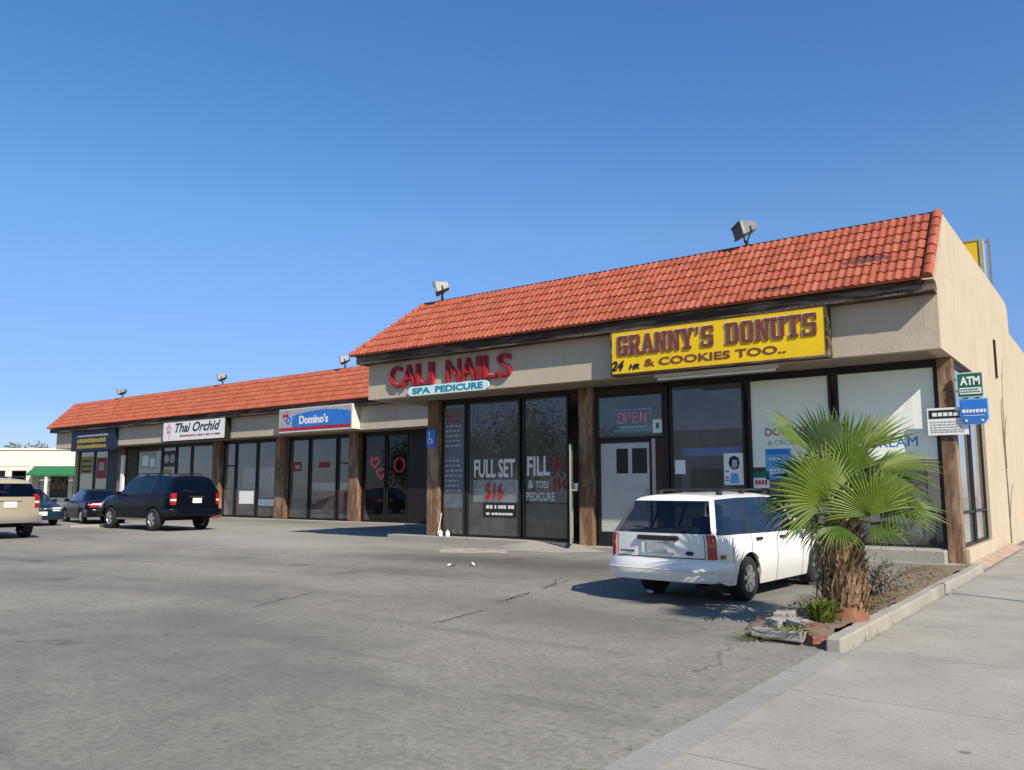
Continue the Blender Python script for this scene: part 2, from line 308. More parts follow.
# ------------------------------------------------------------------ mesh collecting
class MB:
    def __init__(s): s.v = []; s.f = []; s.m = []; s.uv = []
    def add(s, vs, fs, m=0, uvs=None):
        b = len(s.v); s.v += [tuple(v) for v in vs]
        for i, f in enumerate(fs):
            s.f.append(tuple(b + k for k in f)); s.m.append(m)
            s.uv.append(uvs[i] if uvs else None)
        return s
    def box(s, x0, x1, y0, y1, z0, z1, m=0):
        x0, x1 = sorted((x0, x1)); y0, y1 = sorted((y0, y1)); z0, z1 = sorted((z0, z1))
        v = [(x0, y0, z0), (x1, y0, z0), (x1, y1, z0), (x0, y1, z0), (x0, y0, z1), (x1, y0, z1), (x1, y1, z1), (x0, y1, z1)]
        return s.add(v, [(0, 3, 2, 1), (4, 5, 6, 7), (0, 1, 5, 4), (1, 2, 6, 5), (2, 3, 7, 6), (3, 0, 4, 7)], m)
    def obox(s, c, ax, ay, az, m=0):
        c, ax, ay, az = map(Vector, (c, ax, ay, az)); v = []
        for k in (-1, 1):
            for (i, j) in ((-1, -1), (1, -1), (1, 1), (-1, 1)): v.append(c + ax * i + ay * j + az * k)
        return s.add(v, [(0, 3, 2, 1), (4, 5, 6, 7), (0, 1, 5, 4), (1, 2, 6, 5), (2, 3, 7, 6), (3, 0, 4, 7)], m)
    def prism(s, poly, to3, d0, d1, m=0):
        """poly: 2-D points; to3(a, b, d) -> 3-D"""
        n = len(poly); v = [to3(a, b, d0) for a, b in poly] + [to3(a, b, d1) for a, b in poly]
        f = [tuple(range(n - 1, -1, -1)), tuple(range(n, 2 * n))] + [(i, (i + 1) % n, n + (i + 1) % n, n + i) for i in range(n)]
        return s.add(v, f, m)
    def tube(s, pts, rad, n=8, m=0, cap=True):
        pts = [Vector(p) for p in pts]; rad = rad if isinstance(rad, (list, tuple)) else [rad] * len(pts)
        vs = []; fs = []; ref = None
        for i, p in enumerate(pts):
            t = (pts[min(i + 1, len(pts) - 1)] - pts[max(i - 1, 0)]).normalized()
            if ref is None: ref = Vector((0, 0, 1)) if abs(t.z) < .9 else Vector((1, 0, 0))
            a = t.cross(ref).normalized(); b = t.cross(a); ref = -b if False else ref
            for k in range(n):
                w = 2 * PI * k / n; vs.append(p + (a * math.cos(w) + b * math.sin(w)) * rad[i])
        for i in range(len(pts) - 1):
            for k in range(n): fs.append((i * n + k, i * n + (k + 1) % n, (i + 1) * n + (k + 1) % n, (i + 1) * n + k))
        if cap: fs += [tuple(range(n - 1, -1, -1)), tuple(range((len(pts) - 1) * n, len(pts) * n))]
        return s.add(vs, fs, m)
    def lathe(s, prof, c, axis='z', n=20, m=0):
        """prof: (radius, height) along the axis"""
        vs = []; fs = []; c = Vector(c)
        for r, h in prof:
            for k in range(n):
                w = 2 * PI * k / n; a, b = r * math.cos(w), r * math.sin(w)
                vs.append(c + Vector({'z': (a, b, h), 'x': (h, a, b), 'y': (a, h, b)}[axis]))
        for i in range(len(prof) - 1):
            for k in range(n): fs.append((i * n + k, i * n + (k + 1) % n, (i + 1) * n + (k + 1) % n, (i + 1) * n + k))
        return s.add(vs, fs, m)
    def mesh(s, name, mats, smooth=None, origin=(0, 0, 0), weld=False, xf=None):
        me = bpy.data.meshes.new(name); o = Vector(origin)
        vs = [Vector(v) - o for v in s.v]
        if xf: vs = [xf @ v for v in vs]
        me.from_pydata(vs, [], s.f)
        mats = mats if isinstance(mats, (list, tuple)) else [mats]
        for mt in mats: me.materials.append(mt)
        for p, k in zip(me.polygons, s.m): p.material_index = k
        if any(u for u in s.uv):
            ul = me.uv_layers.new(name='UVMap')
            for p, u in zip(me.polygons, s.uv):
                if u:
                    for li, c in zip(p.loop_indices, u): ul.data[li].uv = c
        bm = bmesh.new(); bm.from_mesh(me)
        if weld: bmesh.ops.remove_doubles(bm, verts=bm.verts, dist=.0008)
        bmesh.ops.dissolve_degenerate(bm, dist=.0001, edges=bm.edges)
        bmesh.ops.recalc_face_normals(bm, faces=bm.faces); bm.to_mesh(me); bm.free()
        if smooth is not None:
            for p in me.polygons: p.use_smooth = True
            if smooth < 179: me.set_sharp_from_angle(angle=R_(smooth))
        me.update(); return me
    def build(s, name, mats, parent=None, origin=(0, 0, 0), smooth=None, bevel=0, weld=False, seg=2):
        o = bpy.data.objects.new(name, s.mesh(name, mats, smooth, origin, weld)); COL.objects.link(o)
        if parent is not None: o.parent = parent
        else: o.location = origin
        if bevel:
            b = o.modifiers.new('bevel', 'BEVEL'); b.width = bevel; b.segments = seg; b.limit_method = 'ANGLE'; b.angle_limit = R_(40)
        return o

def thing(name, label, cat, loc=(0, 0, 0), rz=0, group=None):
    o = bpy.data.objects.new(name, None); COL.objects.link(o); o.empty_display_size = .2
    o.location = loc; o.rotation_euler = (0, 0, rz); return tag(o, label, cat, group)
def tag(o, label, cat, group=None, kind=None):
    o['label'] = label; o['category'] = cat
    if group: o['group'] = group
    if kind: o['kind'] = kind
    return o
def struct(o): o['kind'] = 'structure'; return o

def text_mesh(s, m_name, w, h, depth=.004, off=0, shear=0, space=1.0):
    """vertices of a line of text fitted to w x h: (x, z) from 0, facing -Y, depth along +Y"""
    cu = bpy.data.curves.new('t', 'FONT'); cu.body = s; cu.size = 1; cu.offset = off; cu.shear = shear
    cu.extrude = .5; cu.space_character = space; cu.resolution_u = 3
    ob = bpy.data.objects.new('t', cu); me = bpy.data.meshes.new_from_object(ob)
    vs = [v.co.copy() for v in me.vertices]; fs = [tuple(p.vertices) for p in me.polygons]
    x0 = min(v.x for v in vs); x1 = max(v.x for v in vs); y0 = min(v.y for v in vs); y1 = max(v.y for v in vs)
    out = [((v.x - x0) / (x1 - x0) * w, (.5 - v.z) * depth, (v.y - y0) / (y1 - y0) * h) for v in vs]
    bpy.data.objects.remove(ob); bpy.data.curves.remove(cu); bpy.data.meshes.remove(me)
    return out, fs
def text_to(mb, s, x, y, z, w, h, depth=.004, m=0, off=0, shear=0, side=None, space=1.0):
    """front of the letters at y - depth; side=True: written along +Y, facing +X"""
    vs, fs = text_mesh(s, '', w, h, depth, off, shear, space)
    mb.add([(x + a, y - depth + b, z + c) for a, b, c in vs], fs, m); return mb
build_mats()
SUN = Vector((1, -.46, .9)).normalized()

# ------------------------------------------------------------------ the ground
def sheet(name, x0, x1, y0, y1, z, mat):
    mb = MB(); mb.add([(x0, y0, z), (x1, y0, z), (x1, y1, z), (x0, y1, z)], [(0, 1, 2, 3)])
    return struct(mb.build(name, mat))
sheet('ground', -1500, 1500, -1500, 1500, -.02, M['gutter'])
sheet('parking_lot', -110, -2.37, -14, 60, 0, M['asphalt'])
sheet('street', 3.0, 16, -200, 300, -.012, M['asphalt'])
sheet('cross_street', -300, 3.0, -26, -16, -.012, M['asphalt'])
# sidewalk slabs with open joints
mb = MB(); y = -14.0; k = 0
while y < 46:
    for (a, b) in ((-2.125, -.25), (-.242, 2.6)):
        mb.box(a, b, y + .006, y + 1.85 - .006, -.05, .008)
    y += 1.85
struct(mb.build('sidewalk', M['concrete']))
mb = MB(); y = -14
while y < 8.0:
    mb.box(-2.37, -2.135, y, min(8.02, y + 3.0) - .012, -.05, .006); y += 3.0
struct(mb.build('gutter_strip', M['gutter']))
mb = MB(); mb.add([(-2.452, 17.5, .11), (-2.2, 17.5, .014), (-2.2, 24.6, .014), (-2.452, 24.6, .11), (-2.452, 17.5, -.05), (-2.2, 17.5, -.05)], [(0, 1, 2, 3), (0, 4, 5, 1)])
struct(mb.build('wall_apron', plain('pink_concrete', (.36, .26, .20), .9, 0, .3, 2.5)))
mb = MB(); mb.box(2.6, 2.78, -14, 60, -.15, .02)
struct(mb.build('street_kerb', M['kerbc'], bevel=.02))
# raised kerb along the planter, in cast lengths
mb = MB(); ys = [8.05, 10.2, 12.4, 14.6, 16.6, 17.45]
for a, b in zip(ys[:-1], ys[1:]):
    mb.box(-2.36, -2.215, a + .008, b - .008, -.06, .128 + random.uniform(-.008, .008))
kb = struct(mb.build('planter_kerb', M['kerbc'], bevel=.018))
bm = bmesh.new(); bm.from_mesh(kb.data); bmesh.ops.subdivide_edges(bm, edges=[e for e in bm.edges if e.calc_length() > .5], cuts=24)
for v in bm.verts: v.co += Vector((random.uniform(-1, 1) * .006, 0, random.uniform(-1, .4) * .008))
bm.to_mesh(kb.data); bm.free()
# planter soil, lumpy
mb = MB(); nx, ny = 14, 60; x0, x1, y0, y1 = -3.45, -2.35, 8.2, 17.1
def soil_z(x, y): return .05 + .05 * math.sin(x * 3 + y) * math.sin(y * 1.7) + random.uniform(-.012, .012) + .06 * min(1, (x - x0) / .5)
vs = []
for j in range(ny + 1):
    for i in range(nx + 1):
        a = x0 + (x1 - x0) * i / nx; b = y0 + (y1 - y0) * j / ny
        sh_ = .12 * math.sin(b * 1.3) + .30 * max(0, (9.2 - b)); a2 = a + sh_ * (1 - i / nx)
        vs.append((a2, b, soil_z(a, b) if 0 < i and 0 < j else -.012))
fs = [(j * (nx + 1) + i, j * (nx + 1) + i + 1, (j + 1) * (nx + 1) + i + 1, (j + 1) * (nx + 1) + i) for j in range(ny) for i in range(nx)]
mb.add(vs, fs); struct(mb.build('planter_soil', M['soil'], smooth=180))
# raised walks in front of the shops
mb = MB(); mb.box(-17.3, -12.2, 17.2, 17.62, -.1, .17); mb.box(-10.7, -2.52, 17.2, 17.62, -.1, .1)
mb.add([(-12.199, 17.2, .17), (-12.199, 17.62, .17), (-10.701, 17.62, .1), (-10.701, 17.2, .1), (-12.199, 17.2, -.1), (-10.701, 17.2, -.1)], [(0, 1, 2, 3), (0, 3, 5, 4)])
mb.add([(-12.2, 17.196, .166), (-10.7, 17.196, .096), (-10.75, 16.2, .004), (-12.15, 16.2, .004), (-13.2, 17.196, .004), (-10.0, 17.196, .004)], [(0, 1, 2, 3), (0, 3, 4), (1, 5, 2)])
struct(mb.build('front_walkway', M['walk'], bevel=.012))
mb = MB(); mb.box(-54.9, -17.3, 24.75, 25.42, -.1, .03); struct(mb.build('wing_walkway', M['walk']))
mb = MB(); mb.box(-40.2, -36.6, 24.62, 24.748, -.1, .07); struct(mb.build('red_kerb', M['redkerb'], bevel=.015))
mb = MB(); mb.box(-36.5, -17.3, 24.63, 24.748, -.1, .05); mb.box(-54.9, -40.3, 24.63, 24.748, -.1, .05)
struct(mb.build('wing_kerb', M['kerbc'], bevel=.015))

# tar seams and pour lines wandering over the lot
mt_tar = plain('tar', (.105, .1, .088), .8, 0, .2, 5)
random.seed(31)
mb = MB()
for (x0, y0, x1, y1, w_) in ((-6.37, 6.95, -6.66, 8.2, .035), (-6.75, 8.7, -7.1, 10.0, .03), (-7.2, 10.4, -7.75, 11.8, .03), (-6.84, 8.82, -7.0, 9.9, .03), (-7.1, 10.3, -7.32, 11.7, .03), (-8.93, 6.58, -9.5, 8.2, .016)):
    n = 26; pts = []; off = 0
    for i in range(n + 1):
        t = i / n; off += random.uniform(-.03, .03); d = Vector((x1 - x0, y1 - y0, 0)); nrm_ = Vector((-d.y, d.x, 0)).normalized()
        pts.append(Vector((x0, y0, .004)) + d * t + nrm_ * off)
    vs = []
    for i, p_ in enumerate(pts):
        d = (pts[min(i + 1, n)] - pts[max(i - 1, 0)]).normalized(); nrm_ = Vector((-d.y, d.x, 0)); k = .65 * w_ * random.choice((.15, .4, .8, 1.1, 1.3)) * random.uniform(.6, 1.2) * min(1, 6 * min(i, n - i) / n + .15)
        vs += [p_ - nrm_ * k, p_ + nrm_ * k]
    mb.add(vs, [(2 * i, 2 * i + 1, 2 * i + 3, 2 * i + 2) for i in range(n)])
struct(mb.build('tar_seams', mt_tar))
# ------------------------------------------------------------------ tiled slopes
def tiles(mb, a0, a1, to3, slope_len, n, per=.15, left=None, right=None, rake=False):
    """rows of half-round tiles; to3(a, s, h): a along the eave, s 0..1 up the slope, h off the slope.
    left / right: functions of s giving the cut ends (hips)"""
    step = per / 6; na = int((a1 - a0) / step) + 1
    avals = [a0 + (a1 - a0) * i / na for i in range(na + 1)]
    def prof(a):
        if rake and a > a1 - .21:
            t = (a - (a1 - .21)) / .21
            return -.02 if t < .1 else .075 * math.sin(PI * min(1, (t - .05) / .95)) ** .6
        f = (a / per) % 1
        return .031 * (math.sin(PI * f / .64) ** .8 if f < .64 else 0) 
    rows = [(0, -.02, 0, False)]
    for i in range(n):
        rows += [(i / n, .04, i, True), ((i + .55) / n, .026, i, True), ((i + 1) / n, .012, i, True)]
    vs = []
    for s, h, i, on in rows:
        jit = random.uniform(-.004, .004)
        for a in avals:
            aa = a
            if left: aa = max(aa, left(s))
            if right: aa = min(aa, right(s))
            k = math.floor(aa / per)
            rnd = (math.sin(k * 127.1 + i * 311.7) * 43758.5) % 1
            vs.append(to3(aa, s + (jit + (rnd - .5) * .012) * (0 < s < 1), h + (prof(a) if on else 0) + (rnd - .5) * .008 * on))
    fs = []; uvs = []; w = na + 1
    for r in range(len(rows) - 1):
        for c in range(na):
            am = (avals[c] + avals[c + 1]) / 2; s1 = rows[r + 1][0]
            if left and am < left(rows[r][0]) - .02 and am < left(s1) - .02: continue
            if right and am > right(rows[r][0]) + .02 and am > right(s1) + .02: continue
            f = (r * w + c, r * w + c + 1, (r + 1) * w + c + 1, (r + 1) * w + c); fs.append(f)
            u = (math.floor(am / per) + .5, rows[r + 1][2] + .5); uvs.append([u] * 4)
    mb.add(vs, fs, 0, uvs)

def slope3(e, r, axis='x', flip=1):
    """e, r = (depth, z) of eave and ridge"""
    dy, dz = r[0] - e[0], r[1] - e[1]; L = math.hypot(dy, dz); ny, nz = -dz / L, dy / L
    if axis == 'x': return lambda a, s, h: (a, e[0] + dy * s + ny * h, e[1] + dz * s + abs(nz) * h)
    return lambda a, s, h: (e[0] + dy * s - (abs(ny) if dy > 0 else -abs(ny)) * h, a, e[1] + dz * s + abs(nz) * h)

def wframe(mb, x0, x1, z0, z1, y, t=.055, d=.09, mid=()):
    mb.box(x0, x0 + t, y, y + d, z0, z1); mb.box(x1 - t, x1, y, y + d, z0, z1)
    mb.box(x0 + t, x1 - t, y + .002, y + d - .002, z0, z0 + t); mb.box(x0 + t, x1 - t, y + .002, y + d - .002, z1 - t, z1)
    for z in mid: mb.box(x0 + t, x1 - t, y + .002, y + d - .002, z, z + t)
def kid(mb, name, mats, parent, O=(0, 0, 0), label=None, **kw):
    o = mb.build(name, mats, parent, O, **kw)
    if label: o['label'] = label
    return o

# ------------------------------------------------------------------ the corner building
CO = (-9.85, 22, 0)
corner = thing('shop_building', 'tall tan corner shop block with red tile mansard roof, nail salon and donut shop', 'building', CO)
XS = -2.5; XL = -17.25; FY = 16.3; PY = 17.5; GY = 17.62
# the panes are children of frames whose vertices are already shifted by CO: shift the panes alike
def cwin(x0, x1, z0, z1, name='window', mid=(), label=None, y=GY):
    mb = MB(); wframe(mb, x0, x1, z0, z1, y, .055, mid=mid); f = kid(mb, name, M['bronze'], corner, CO, label)
    g = MB(); t = .055; zz = [z0 + t] + [v for m_ in mid for v in (m_, m_ + t)] + [z1 - t]
    for a, b in zip(zz[::2], zz[1::2]): g.add([(x0 + t, y + .04, a), (x1 - t, y + .04, a), (x1 - t, y + .04, b), (x0 + t, y + .04, b)], [(0, 1, 2, 3)])
    kid(g, 'pane', M['glass'], f, CO); return f
yz = lambda a, b, d: (d, a, b)
mb = MB()
mb.prism([(16.3, 4.0), (16.3, 5.1), (16.16, 5.22), (17.5, 6.82), (27.7, 6.95), (28.3, 6.8), (28.3, 6.1), (34, 6.1), (34, -.1), (21.4, -.1), (21.4, 4.0)], yz, XS - .25, XS)
sw = kid(mb, 'side_wall', [M['stucco'], M['fascia']], corner, CO)
for p_ in sw.data.polygons:
    if p_.normal.y < -.9: p_.material_index = 1
mb = MB(); mb.box(XS - .25, XS + .05, 17.78, 21.398, -.1, .36); kid(mb, 'sill_wall', M['stucco'], corner, CO, bevel=.02)
mb = MB(); mb.box(XL, XS - .252, FY, FY + .2, 4.0, 5.25); kid(mb, 'fascia', M['fascia'], corner, CO)
mb = MB(); mb.box(XL, XL + .2, FY + .202, 34, 4.0, 5.25); kid(mb, 'side_fascia', M['fascia'], corner, CO)
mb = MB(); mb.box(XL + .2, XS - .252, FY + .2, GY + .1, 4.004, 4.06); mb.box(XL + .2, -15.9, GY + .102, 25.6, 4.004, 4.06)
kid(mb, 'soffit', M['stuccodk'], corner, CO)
mb = MB(); mb.box(XL - .2, XS - .004, 15.99, 16.296, 5.0, 5.22); mb.box(XL - .2, XL - .004, 16.3, 24.3, 5.0, 5.22)
kid(mb, 'eave_board', M['beam'], corner, CO)
mb = MB(); mb.box(-16.0, XS - .252, GY + .012, GY + .12, 3.9, 4.0); kid(mb, 'window_header', M['bronze'], corner, CO)
# the roof: front slope, left hip slope, cap tiles, flat roof behind
e, r = (15.9, 5.24), (17.47, 6.86); hip = lambda s: -17.62 + 1.5 * s
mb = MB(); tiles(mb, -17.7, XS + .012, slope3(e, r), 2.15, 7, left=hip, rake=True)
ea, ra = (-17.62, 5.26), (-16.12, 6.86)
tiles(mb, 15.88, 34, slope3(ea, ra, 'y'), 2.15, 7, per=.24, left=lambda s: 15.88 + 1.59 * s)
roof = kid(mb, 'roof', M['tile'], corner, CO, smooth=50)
mb = MB()
for k in range(11):
    t0, t1 = k / 11, (k + 1) / 11
    p = lambda t, up: (-17.62 + 1.5 * t, 15.9 + 1.57 * t, 5.25 + 1.61 * t + up)
    mb.tube([p(t0, .035), p(t1, .0)], [.085, .065], 10)
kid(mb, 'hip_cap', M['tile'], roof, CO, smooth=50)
mb = MB(); mb.box(-16.12, XS - .02, 17.46, 17.62, 6.84, 6.90); kid(mb, 'ridge_flashing', M['bronze'], roof, CO)
mb = MB(); mb.prism([(16.12, 5.23), (17.46, 6.80), (17.62, 6.84), (17.62, 5.23)], yz, -16.3, XS - .252)
mb.box(-16.9, XS - .252, 17.63, 33.8, 5.9, 6.0)
kid(mb, 'roof_deck', M['roofing'], corner, CO)
# posts
for (a, b, d) in ((-16.05, -15.62, .22), (-10.94, -10.55, .2), (-2.79, -2.522, .26)):
    z0 = .17 if a < -12 else (.1 if a < -3 else 0)
    mb = MB(); mb.box(a, b, PY, PY + d, z0, 4.0); kid(mb, 'post', M['post'], corner, CO, bevel=.012)
mb = MB(); mb.box(-8.62, -8.53, GY - .03, GY + .1, .1, 3.9); kid(mb, 'mullion_post', M['bronze'], corner, CO)
# walls below and behind
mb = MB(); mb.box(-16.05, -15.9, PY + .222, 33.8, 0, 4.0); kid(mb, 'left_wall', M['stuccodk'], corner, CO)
mb = MB(); mb.box(-17.25, XS - .252, 33.8, 34, 0, 5.9); kid(mb, 'back_wall', M['stucco'], corner, CO)
mb = MB(); mb.box(-8.6, -2.8, 17.56, 17.9, 0, .36); kid(mb, 'bulkhead', M['walk'], corner, CO, bevel=.015)
mb = MB(); mb.box(-5.2, -2.80, 17.24, 17.558, -.05, .34); kid(mb, 'stoop', M['kerbc'], corner, CO, bevel=.02)
mb = MB(); mb.box(-15.9, XS - .252, GY + .1, 24.2, .05, .16); kid(mb, 'shop_floor', M['innerfloor'], corner, CO)
mb = MB(); mb.box(-15.9, XS - .252, 24.2, 24.4, .05, 4.0); mb.box(-10.8, -10.66, GY + .1, 24.2, .16, 3.98)
kid(mb, 'inner_wall', M['inner'], corner, CO)
mb = MB(); mb.box(-15.9, XS - .252, GY + .122, 24.2, 3.98, 4.05); kid(mb, 'ceiling', M['inner'], corner, CO)
mb = MB()
mb.box(-8.3, -5.2, 19.6, 20.3, .16, 1.25); mb.box(-8.34, -5.16, 19.55, 20.35, 1.25, 1.3, 1)
kid(mb, 'shop_counter', [M['offwhite'], M['filmgrey']], corner, CO)
for x, lab in ((-15.0, 'dark chair inside the nail salon behind the grey price list'), (-13.9, 'dark chair inside the nail salon behind the FULL SET window'), (-12.4, 'dark chair inside the nail salon behind the FILL window')):
    mb = MB(); mb.box(x - .25, x + .25, 19.6, 20.1, .55, .66); mb.box(x - .25, x + .25, 20.101, 20.19, .6, 1.3); mb.tube([(x, 19.85, .16), (x, 19.85, .56)], .04); mb.lathe([(0, 0), (.24, 0), (.05, .04), (0, .04)], (x, 19.85, .162), 'z', 10)
    tag(mb.build('salon_chair', M['seat'], None, (x, 19.85, .16), bevel=.02), lab, 'chair', 'chairs inside the nail salon')
mb = MB(); mb.box(-8.3, -5.4, 23.6, 24.15, .16, 2.6)
for z in (.9, 1.35, 1.8, 2.25):
    x = -8.2
    while x < -5.6: w_ = random.uniform(.12, .4); mb.box(x, x + w_, 23.5, 23.598, z, z + random.uniform(.12, .3), random.choice((1, 2, 3, 0))); x += w_ + random.uniform(.03, .2)
mb.box(-8.0, -5.8, 24.0, 24.18, 2.9, 3.5, 3)
kid(mb, 'display_rack', [M['offwhite'], M['yellow'], M['reddk'], M['skyblue']], corner, CO)
# nail salon windows
cwin(-15.6, -14.72, .18, 3.9)
w = cwin(-14.68, -12.84, .18, 3.9)
GF = GY + .036
def letters(parent, items, label=None, O=CO, name='lettering', y=GF):
    for s, x, z, wd, ht, mt, off in items:
        mb = MB(); text_to(mb, s, x, y, z, wd, ht, .004, 0, off); o = mb.build(name, M[mt], parent, O)
        o['label'] = M[mt].name.split('_')[0].replace('off', 'off white') + ' window lettering reading ' + s
letters(w, [('FULL SET', -14.43, 1.78, 1.4, .50, 'offwhite', .025), ('$16', -14.05, 1.13, .62, .52, 'red', .015)], 'white FULL SET and red 16 lettering')
mb = MB(); mb.box(-14.1, -12.98, GF - .006, GF, .72, 1.1); mb.box(-14.5, -12.95, GY + .07, GY + .072, 1.12, 1.72, 1)
for z, h in ((.95, .09), (.78, .06)):
    x = -14.0
    while x < -13.1:
        wd = random.uniform(.05, .12); mb.box(x, min(x + wd, -13.05), GF - .010, GF - .0062, z, z + h, 2); x += wd + random.choice((.02, .02, .07))
kid(mb, 'price_strip', [M['black'], M['paper'], M['offwhite']], w, CO)
w = cwin(-12.76, -11.32, .18, 3.9)
letters(w, [('FILL', -12.63, 1.82, .72, .50, 'offwhite', .025), ('$11', -11.83, 1.86, .38, .44, 'red', .006), ('&', -12.6, 1.5, .16, .2, 'offwhite', .01), ('TOES', -12.36, 1.5, .4, .18, 'offwhite', .01), ('$14', -11.83, 1.4, .38, .36, 'red', .006),
            ('PEDICURE', -12.66, 1.17, .9, .22, 'offwhite', .012)], 'white FILL and PEDICURE lettering with red prices')
# glass door standing open, its pale edge to the street
hinge = Vector((-11.2, 17.6, 0)); dd = Vector((.50, -.866, 0)); nn = Vector((.866, .5, 0))
mb = MB(); c = hinge + dd * .5
for t in (.04, .96): mb.obox(hinge + dd * t + Vector((0, 0, 1.37)), dd * .035, nn * .022, (0, 0, 1.19))
for z in (.24, 2.5): mb.obox(c + Vector((0, 0, z)), dd * .42, nn * .02, (0, 0, .06))
door = kid(mb, 'door', M['alu'], corner, CO, 'pale framed glass door standing open')
mb = MB(); mb.obox(c + Vector((0, 0, 1.37)), dd * .42, nn * .005, (0, 0, 1.07)); kid(mb, 'pane', M['glass'], door, CO)
mb = MB(); mb.tube([c + nn * .09 - dd * .4 + Vector((0, 0, 1.45)), c + nn * .09 + dd * .4 + Vector((0, 0, 1.45))], .02)
for t in (-.38, .38): mb.tube([c + dd * t + Vector((0, 0, 1.45)), c + dd * t + nn * .09 + Vector((0, 0, 1.45))], .014)
kid(mb, 'handle', M['alu'], door, CO)
# donut shop front
cwin(-10.5, -8.64, 2.68, 3.78, 'transom_window')
mb = MB(); wframe(mb, -10.46, -8.97, .1, 2.66, GY, .07); mb.box(-8.97, -8.88, GY - .01, GY + .1, .1, 2.66, 1)
door = kid(mb, 'door', [M['bronze'], M['alu']], corner, CO, 'closed grey glass door')
mb = MB(); mb.add([(-10.39, GY + .04, .17), (-9.04, GY + .04, .17), (-9.04, GY + .04, 2.59), (-10.39, GY + .04, 2.59)], [(0, 1, 2, 3)]); kid(mb, 'pane', M['glass'], door, CO)
mb = MB(); mb.box(-10.388, -9.042, GY + .034, GY + .0392, .45, 2.588); mb.box(-10.388, -9.042, GY + .034, GY + .039, .172, .449, 1)
for a, b in ((-9.95, -9.63), (-9.52, -9.12)): mb.box(a, b, GY + .030, GY + .0335, 1.85, 2.45, 1)
kid(mb, 'door_film', [M['filmgrey'], M['black']], door, CO)
mb = MB(); mb.tube([(-9.12, GY - .05, 1.0), (-9.12, GY - .05, 1.5)], .018); mb.box(-9.13, -9.11, GY - .05, GY + .03, 1.04, 1.06); mb.box(-9.13, -9.11, GY - .05, GY + .03, 1.44, 1.46)
kid(mb, 'handle', M['alu'], door, CO)
mb = MB(); mb.box(-8.878, -8.64, GY + .01, GY + .08, .1, 2.66); kid(mb, 'side_panel', M['postdk'], corner, CO)
mb = MB(); mb.box(-10.5, -8.64, GY + .01, GY + .09, 3.782, 3.9); kid(mb, 'header_panel', M['postdk'], corner, CO)
w3 = cwin(-8.5, -6.69, .36, 3.9)
mb = MB(); mb.box(-8.35, -6.88, GY + .3, GY + .33, 2.24, 2.42); kid(mb, 'blue_valance', M['blue'], w3, CO)
w4 = cwin(-6.6, -4.82, .36, 3.9)
letters(w4, [('DONUTS', -6.24, 2.62, .92, .17, 'brownletter', .008), ('& CROISSANTS', -6.2, 2.42, 1.1, .1, 'paper', .01)], 'dark DONUTS lettering on pale blind')
w5 = cwin(-4.73, -2.82, .36, 3.9)
letters(w5, [('ICE CREAM', -4.62, 2.31, 1.4, .2, 'blue', 0)], 'blue ICE CREAM lettering')
for (w_, a, b, z) in ((w4, -6.54, -4.88, 1.95), (w5, -4.67, -2.88, 2.06)):
    mb = MB(); mb.box(a, b, GY + .0375, GY + .0392, z, 3.842); kid(mb, 'blind', M['blind'], w_, CO)
mb = MB(); mb.prism([(-3.56, 2.64), (-3.26, 2.64), (-3.26, 3.44), (-3.4, 3.1)], lambda a, b, d: (a, d, b), GY + .034, GY + .037)
kid(mb, 'paper_patch', M['white'], w5, CO)  # white four-sided patch set over the pale blind
# side windows behind the corner post
for (a, b) in ((17.8, 19.5), (19.62, 21.38)):
    mb = MB(); X = XS - .16; t = .06
    mb.box(X, X + .1, a, a + t, .36, 4.0); mb.box(X, X + .1, b - t, b, .36, 4.0)
    mb.box(X + .002, X + .098, a + t, b - t, .36, .36 + t); mb.box(X + .002, X + .098, a + t, b - t, 3.9, 4.0); mb.box(X + .002, X + .098, a + t, b - t, 1.0, 1.05)
    f = kid(mb, 'window', M['bronze'], corner, CO)
    g = MB(); [g.add([(X + .05, a + t, z0), (X + .05, b - t, z0), (X + .05, b - t, z1), (X + .05, a + t, z1)], [(0, 1, 2, 3)]) for z0, z1 in ((.42, 1.0), (1.05, 3.9))]; kid(g, 'pane', M['glass'], f, CO)
    g = MB()
    for (u0, u1, z0, z1, k) in ((.1, .75, 2.5, 3.85, 0), (.85, 1.5, 2.3, 3.7, 0), (.3, 1.2, 1.9, 2.25, 1), (.12, .6, 1.3, 1.8, 0), (.9, 1.4, 1.2, 1.9, 0)):
        g.box(X + .03, X + .034, a + u0, a + u1, z0, z1, k)
    kid(g, 'window_paper', [M['white'], M['skyblue']], f, CO)

# ------------------------------------------------------------------ the long wing
PIV = Vector((-17.2, 24.2, 0)); TH = R_(-1.2); WO = tuple(PIV)
wing = thing('shop_building', 'long low shop wing with tiled mansard roof, set back behind the dark cars', 'building', PIV, TH)
def wplace(o, p):                                  # a thing standing in the wing's frame
    o.location = PIV + Matrix.Rotation(TH, 3, 'Z') @ (Vector(p) - PIV); o.rotation_euler = (0, 0, TH); return o
WF, WP, WG = 24.2, 25.3, 25.42; WL = -55.25; WR = -17.26
def wwin(x0, x1, z0=.04, z1=3.85, mid=(), label=None, name='window', gm='glass'):
    mb = MB(); wframe(mb, x0, x1, z0, z1, WG, .07, mid=mid); f = kid(mb, name, M['bronze'], wing, WO, label)
    g = MB(); t = .07; zz = [z0 + t] + [v for m_ in mid for v in (m_, m_ + t)] + [z1 - t]
    for a, b in zip(zz[::2], zz[1::2]): g.add([(x0 + t, WG + .04, a), (x1 - t, WG + .04, a), (x1 - t, WG + .04, b), (x0 + t, WG + .04, b)], [(0, 1, 2, 3)])
    kid(g, 'pane', M[gm], f, WO); return f
